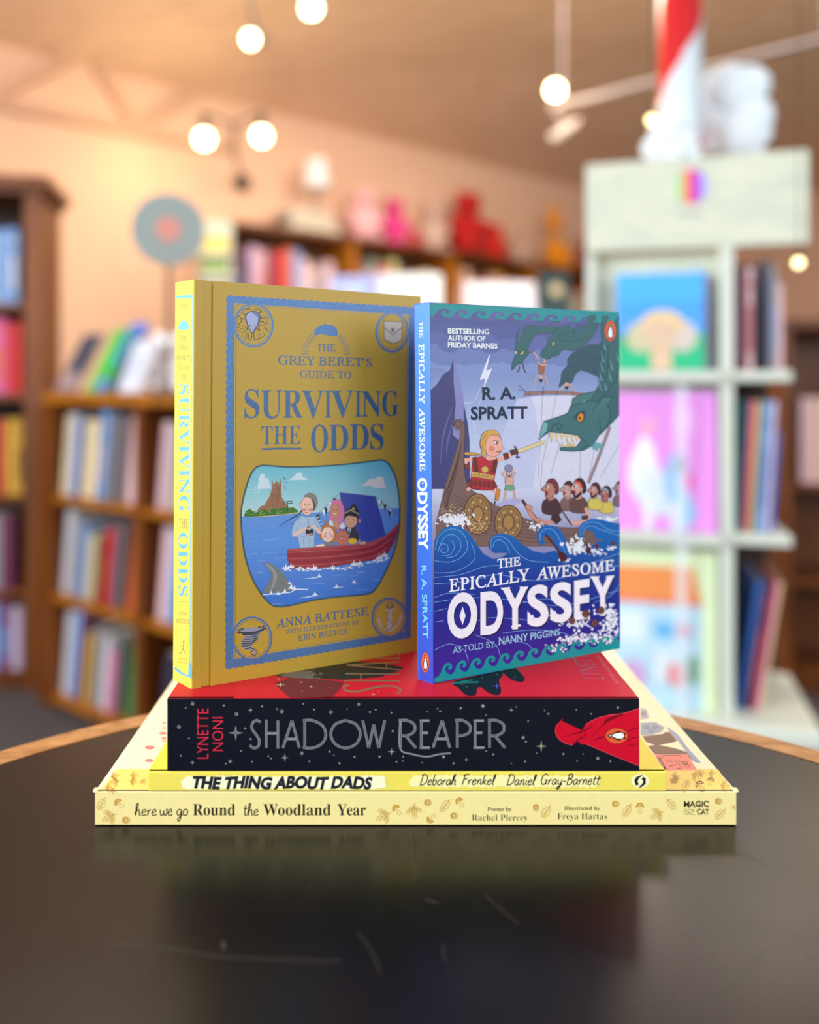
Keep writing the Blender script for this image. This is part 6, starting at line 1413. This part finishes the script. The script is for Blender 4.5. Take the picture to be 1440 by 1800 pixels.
# ------------------------------------------------------------------ lamps
M_bulb = plain('warm_bulb', (255, 236, 190), .4, emit=14, noise=0)
M_soft = plain('pale_bulb', (255, 238, 170), .4, emit=4.5, noise=0)
M_socket = plain('dark_socket', (60, 50, 42), .5, metal=.4)
M_track = plain('track_grey', (112, 104, 106), .5)
def glow(loc, power, root, name='bulb_light'):
    l = bpy.data.lights.new(name, 'POINT'); l.energy = power; l.color = (1, .78, .45); l.shadow_soft_size = .035
    o = bpy.data.objects.new(name, l); COL.objects.link(o); o.parent = root; o.location = Vector(loc)-parent_world(root)
def ceil_z(q):
    """height of the ceiling above a point"""
    u = (Vector((q[0], q[1], 0))-a0).dot(N1); return EH+max(0, u)*math.tan(math.radians(13))
a0 = WALL-D1*3.4
def pendant(x, y, Y, r, label, power=3):
    q = at(x, y, Y); cz = ceil_z(q); root = empty('pendant_bulb', (q.x, q.y, cz), label, 'lamp', 'warm bulbs hanging from the ceiling')
    mb = MB(); mb.tube((q.x, q.y, q.z+r*1.8), (q.x, q.y, cz), .0009, n=8); mb.build('cord', M_socket, root)
    mb = MB(); mb.tube((q.x, q.y, q.z+r*.8), (q.x, q.y, q.z+r*2.1), r*.45, r*.38); mb.build('socket', M_socket, root)
    mb = MB(); mb.ball(q, r, n=20); mb.build('bulb', M_bulb if r > .02 else M_soft, root)
    if power: glow(q-Vector((0, .0, r+.05)), power, root)
pendant(976, 158, 3.2, .030, 'glowing round bulb hanging from the ceiling above the blue book', 9)
pendant(1590, 170, 3.3, .030, 'round bulb assumed out of view at the right, added to brighten the ceiling', 34)  # unseen pendant, assumed from the warm ceiling glow and added to brighten it
pendant(700, -90, 2.6, .030, 'round bulb added out of view above the top edge to brighten the ceiling', 16)  # unseen pendant, put in to brighten the plank ceiling
pendant(1146, 211, 1.42, .008, 'small glowing bulb hanging in front of the striped pole', 0)
pendant(1404, 462, 1.42, .008, 'small glowing bulb hanging in front of the right edge of the cube shelf', 0)
# two-arm wall lamp at the left
cc = wallp(424, 322, .02); root = empty('wall_lamp', cc, 'two-armed dark wall lamp with two glowing round bulbs, upper left', 'lamp')
mb = MB(); mb.tube(cc, cc+N1*.03, .05, n=24); mb.build('wall_plate', M_socket, root)
b1 = at(359, 244, 4.05); b2 = at(460, 239, 4.25); hub = Vector(((411-CX)/F*4.3, 4.3, zat(250, 4.3)))
mb = MB(); mb.tube(cc+N1*.03, hub+Vector((0, 0, -.04)), .010, n=10); mb.tube(hub+Vector((0, 0, -.06)), hub+Vector((0, 0, .10)), .012, n=10)
for b_ in (b1, b2): mb.tube(hub+Vector((0, 0, .09)), b_+Vector((0, 0, .12)), .007, n=10)
mb.build('arm', M_socket, root)
for b_ in (b1, b2):
    mb = MB(); mb.tube(b_+Vector((0, 0, .03)), b_+Vector((0, 0, .12)), .022, .016); mb.build('socket', M_socket, root)
    mb = MB(); mb.ball(b_, .040, n=20); mb.build('bulb', M_bulb, root)
glow(wallp(290, 275, .42), 6, root); glow(b2+Vector((0, -.1, -.08)), 4, root)
# spotlights on a ceiling track
def spot(x, y, Y, r, aim, label, lit=True, track=None):
    q = at(x, y, Y); d = Vector(aim).normalized(); cz = ceil_z(q); root = empty('track_spotlight', (q.x, q.y, cz), label, 'lamp', 'spotlights on the ceiling')
    mb = MB(); mb.tube(q-d*.10, q-d*.004, r*.9, r*1.05, n=24); mb.tube(q-d*.13, q-d*.10, r*.5, r*.9, n=24); mb.build('housing', M_track, root)
    top = track or cz; mb = MB(); mb.tube(q-d*.08, (q.x, q.y, min(top, q.z+.12)), .006, n=8); mb.tube((q.x, q.y, min(top, q.z+.12)), (q.x, q.y, top+.001), .006, n=8); mb.build('stem', M_track, root)
    mb = MB(); mb.tube(q-d*.004, q+d*.002, r*.92, n=24); mb.build('lens', M_bulb if lit else plain('lens_off', (120, 118, 118), .2), root)
spot(440, 69, 3.0, .028, (-.25, -.9, -.4), 'lit white spotlight on the ceiling, the lower left one of the pair')
spot(547, 14, 2.8, .032, (-.1, -.95, -.3), 'lit white spotlight on the ceiling, the upper right one of the pair')
spot(972, 246, 3.4, .024, (-.8, .5, -.5), 'unlit grey spotlight on the ceiling, under the hanging bulb', lit=False, track=at(972, 190, 3.4).z)
A_ = at(968, 190, 3.4); B_ = at(1480, 62, 2.9); root = empty('ceiling_track', A_, 'grey light track crossing below the ceiling at the right, behind the striped pole', 'light track')
mb = MB(); mb.tube(A_, B_, .014, n=8); mb.build('rail', M_track, root)
mb = MB()
for q in (A_+(B_-A_)*.05, A_+(B_-A_)*.95): mb.tube(q, (q.x, q.y, ceil_z(q)), .005, n=8)
mb.build('hangers', M_track, root)

# brown bookcase beyond the cube shelf, at the right edge
PE = Vector(((1405-CX)/F*2.6, 2.6, 0)); DE = Vector((.95, -.3, 0)).normalized(); NE = Vector((DE.y, -DE.x, 0))
root = empty('side_bookcase', (PE.x, PE.y, 0), 'brown wooden bookcase beyond the cube shelf, at the right edge of the photo', 'bookcase')
bookcase(root, PE, DE, NE, -.05, .75, zat(560, 2.6), [.08, .36, .66], .28, M_dark, M_dark, th=.03)
shelf_row(PE-NE*.03, DE, NE, [(1406, 1424, 690, 'pale pink'), (1424, 1440, 700, 'pale pink'), (1440, 1456, 690, 'cream')], [(-.02, .72)], .66, 'the brown bookcase at the right edge', 'books in the side bookcase', dep=.18)
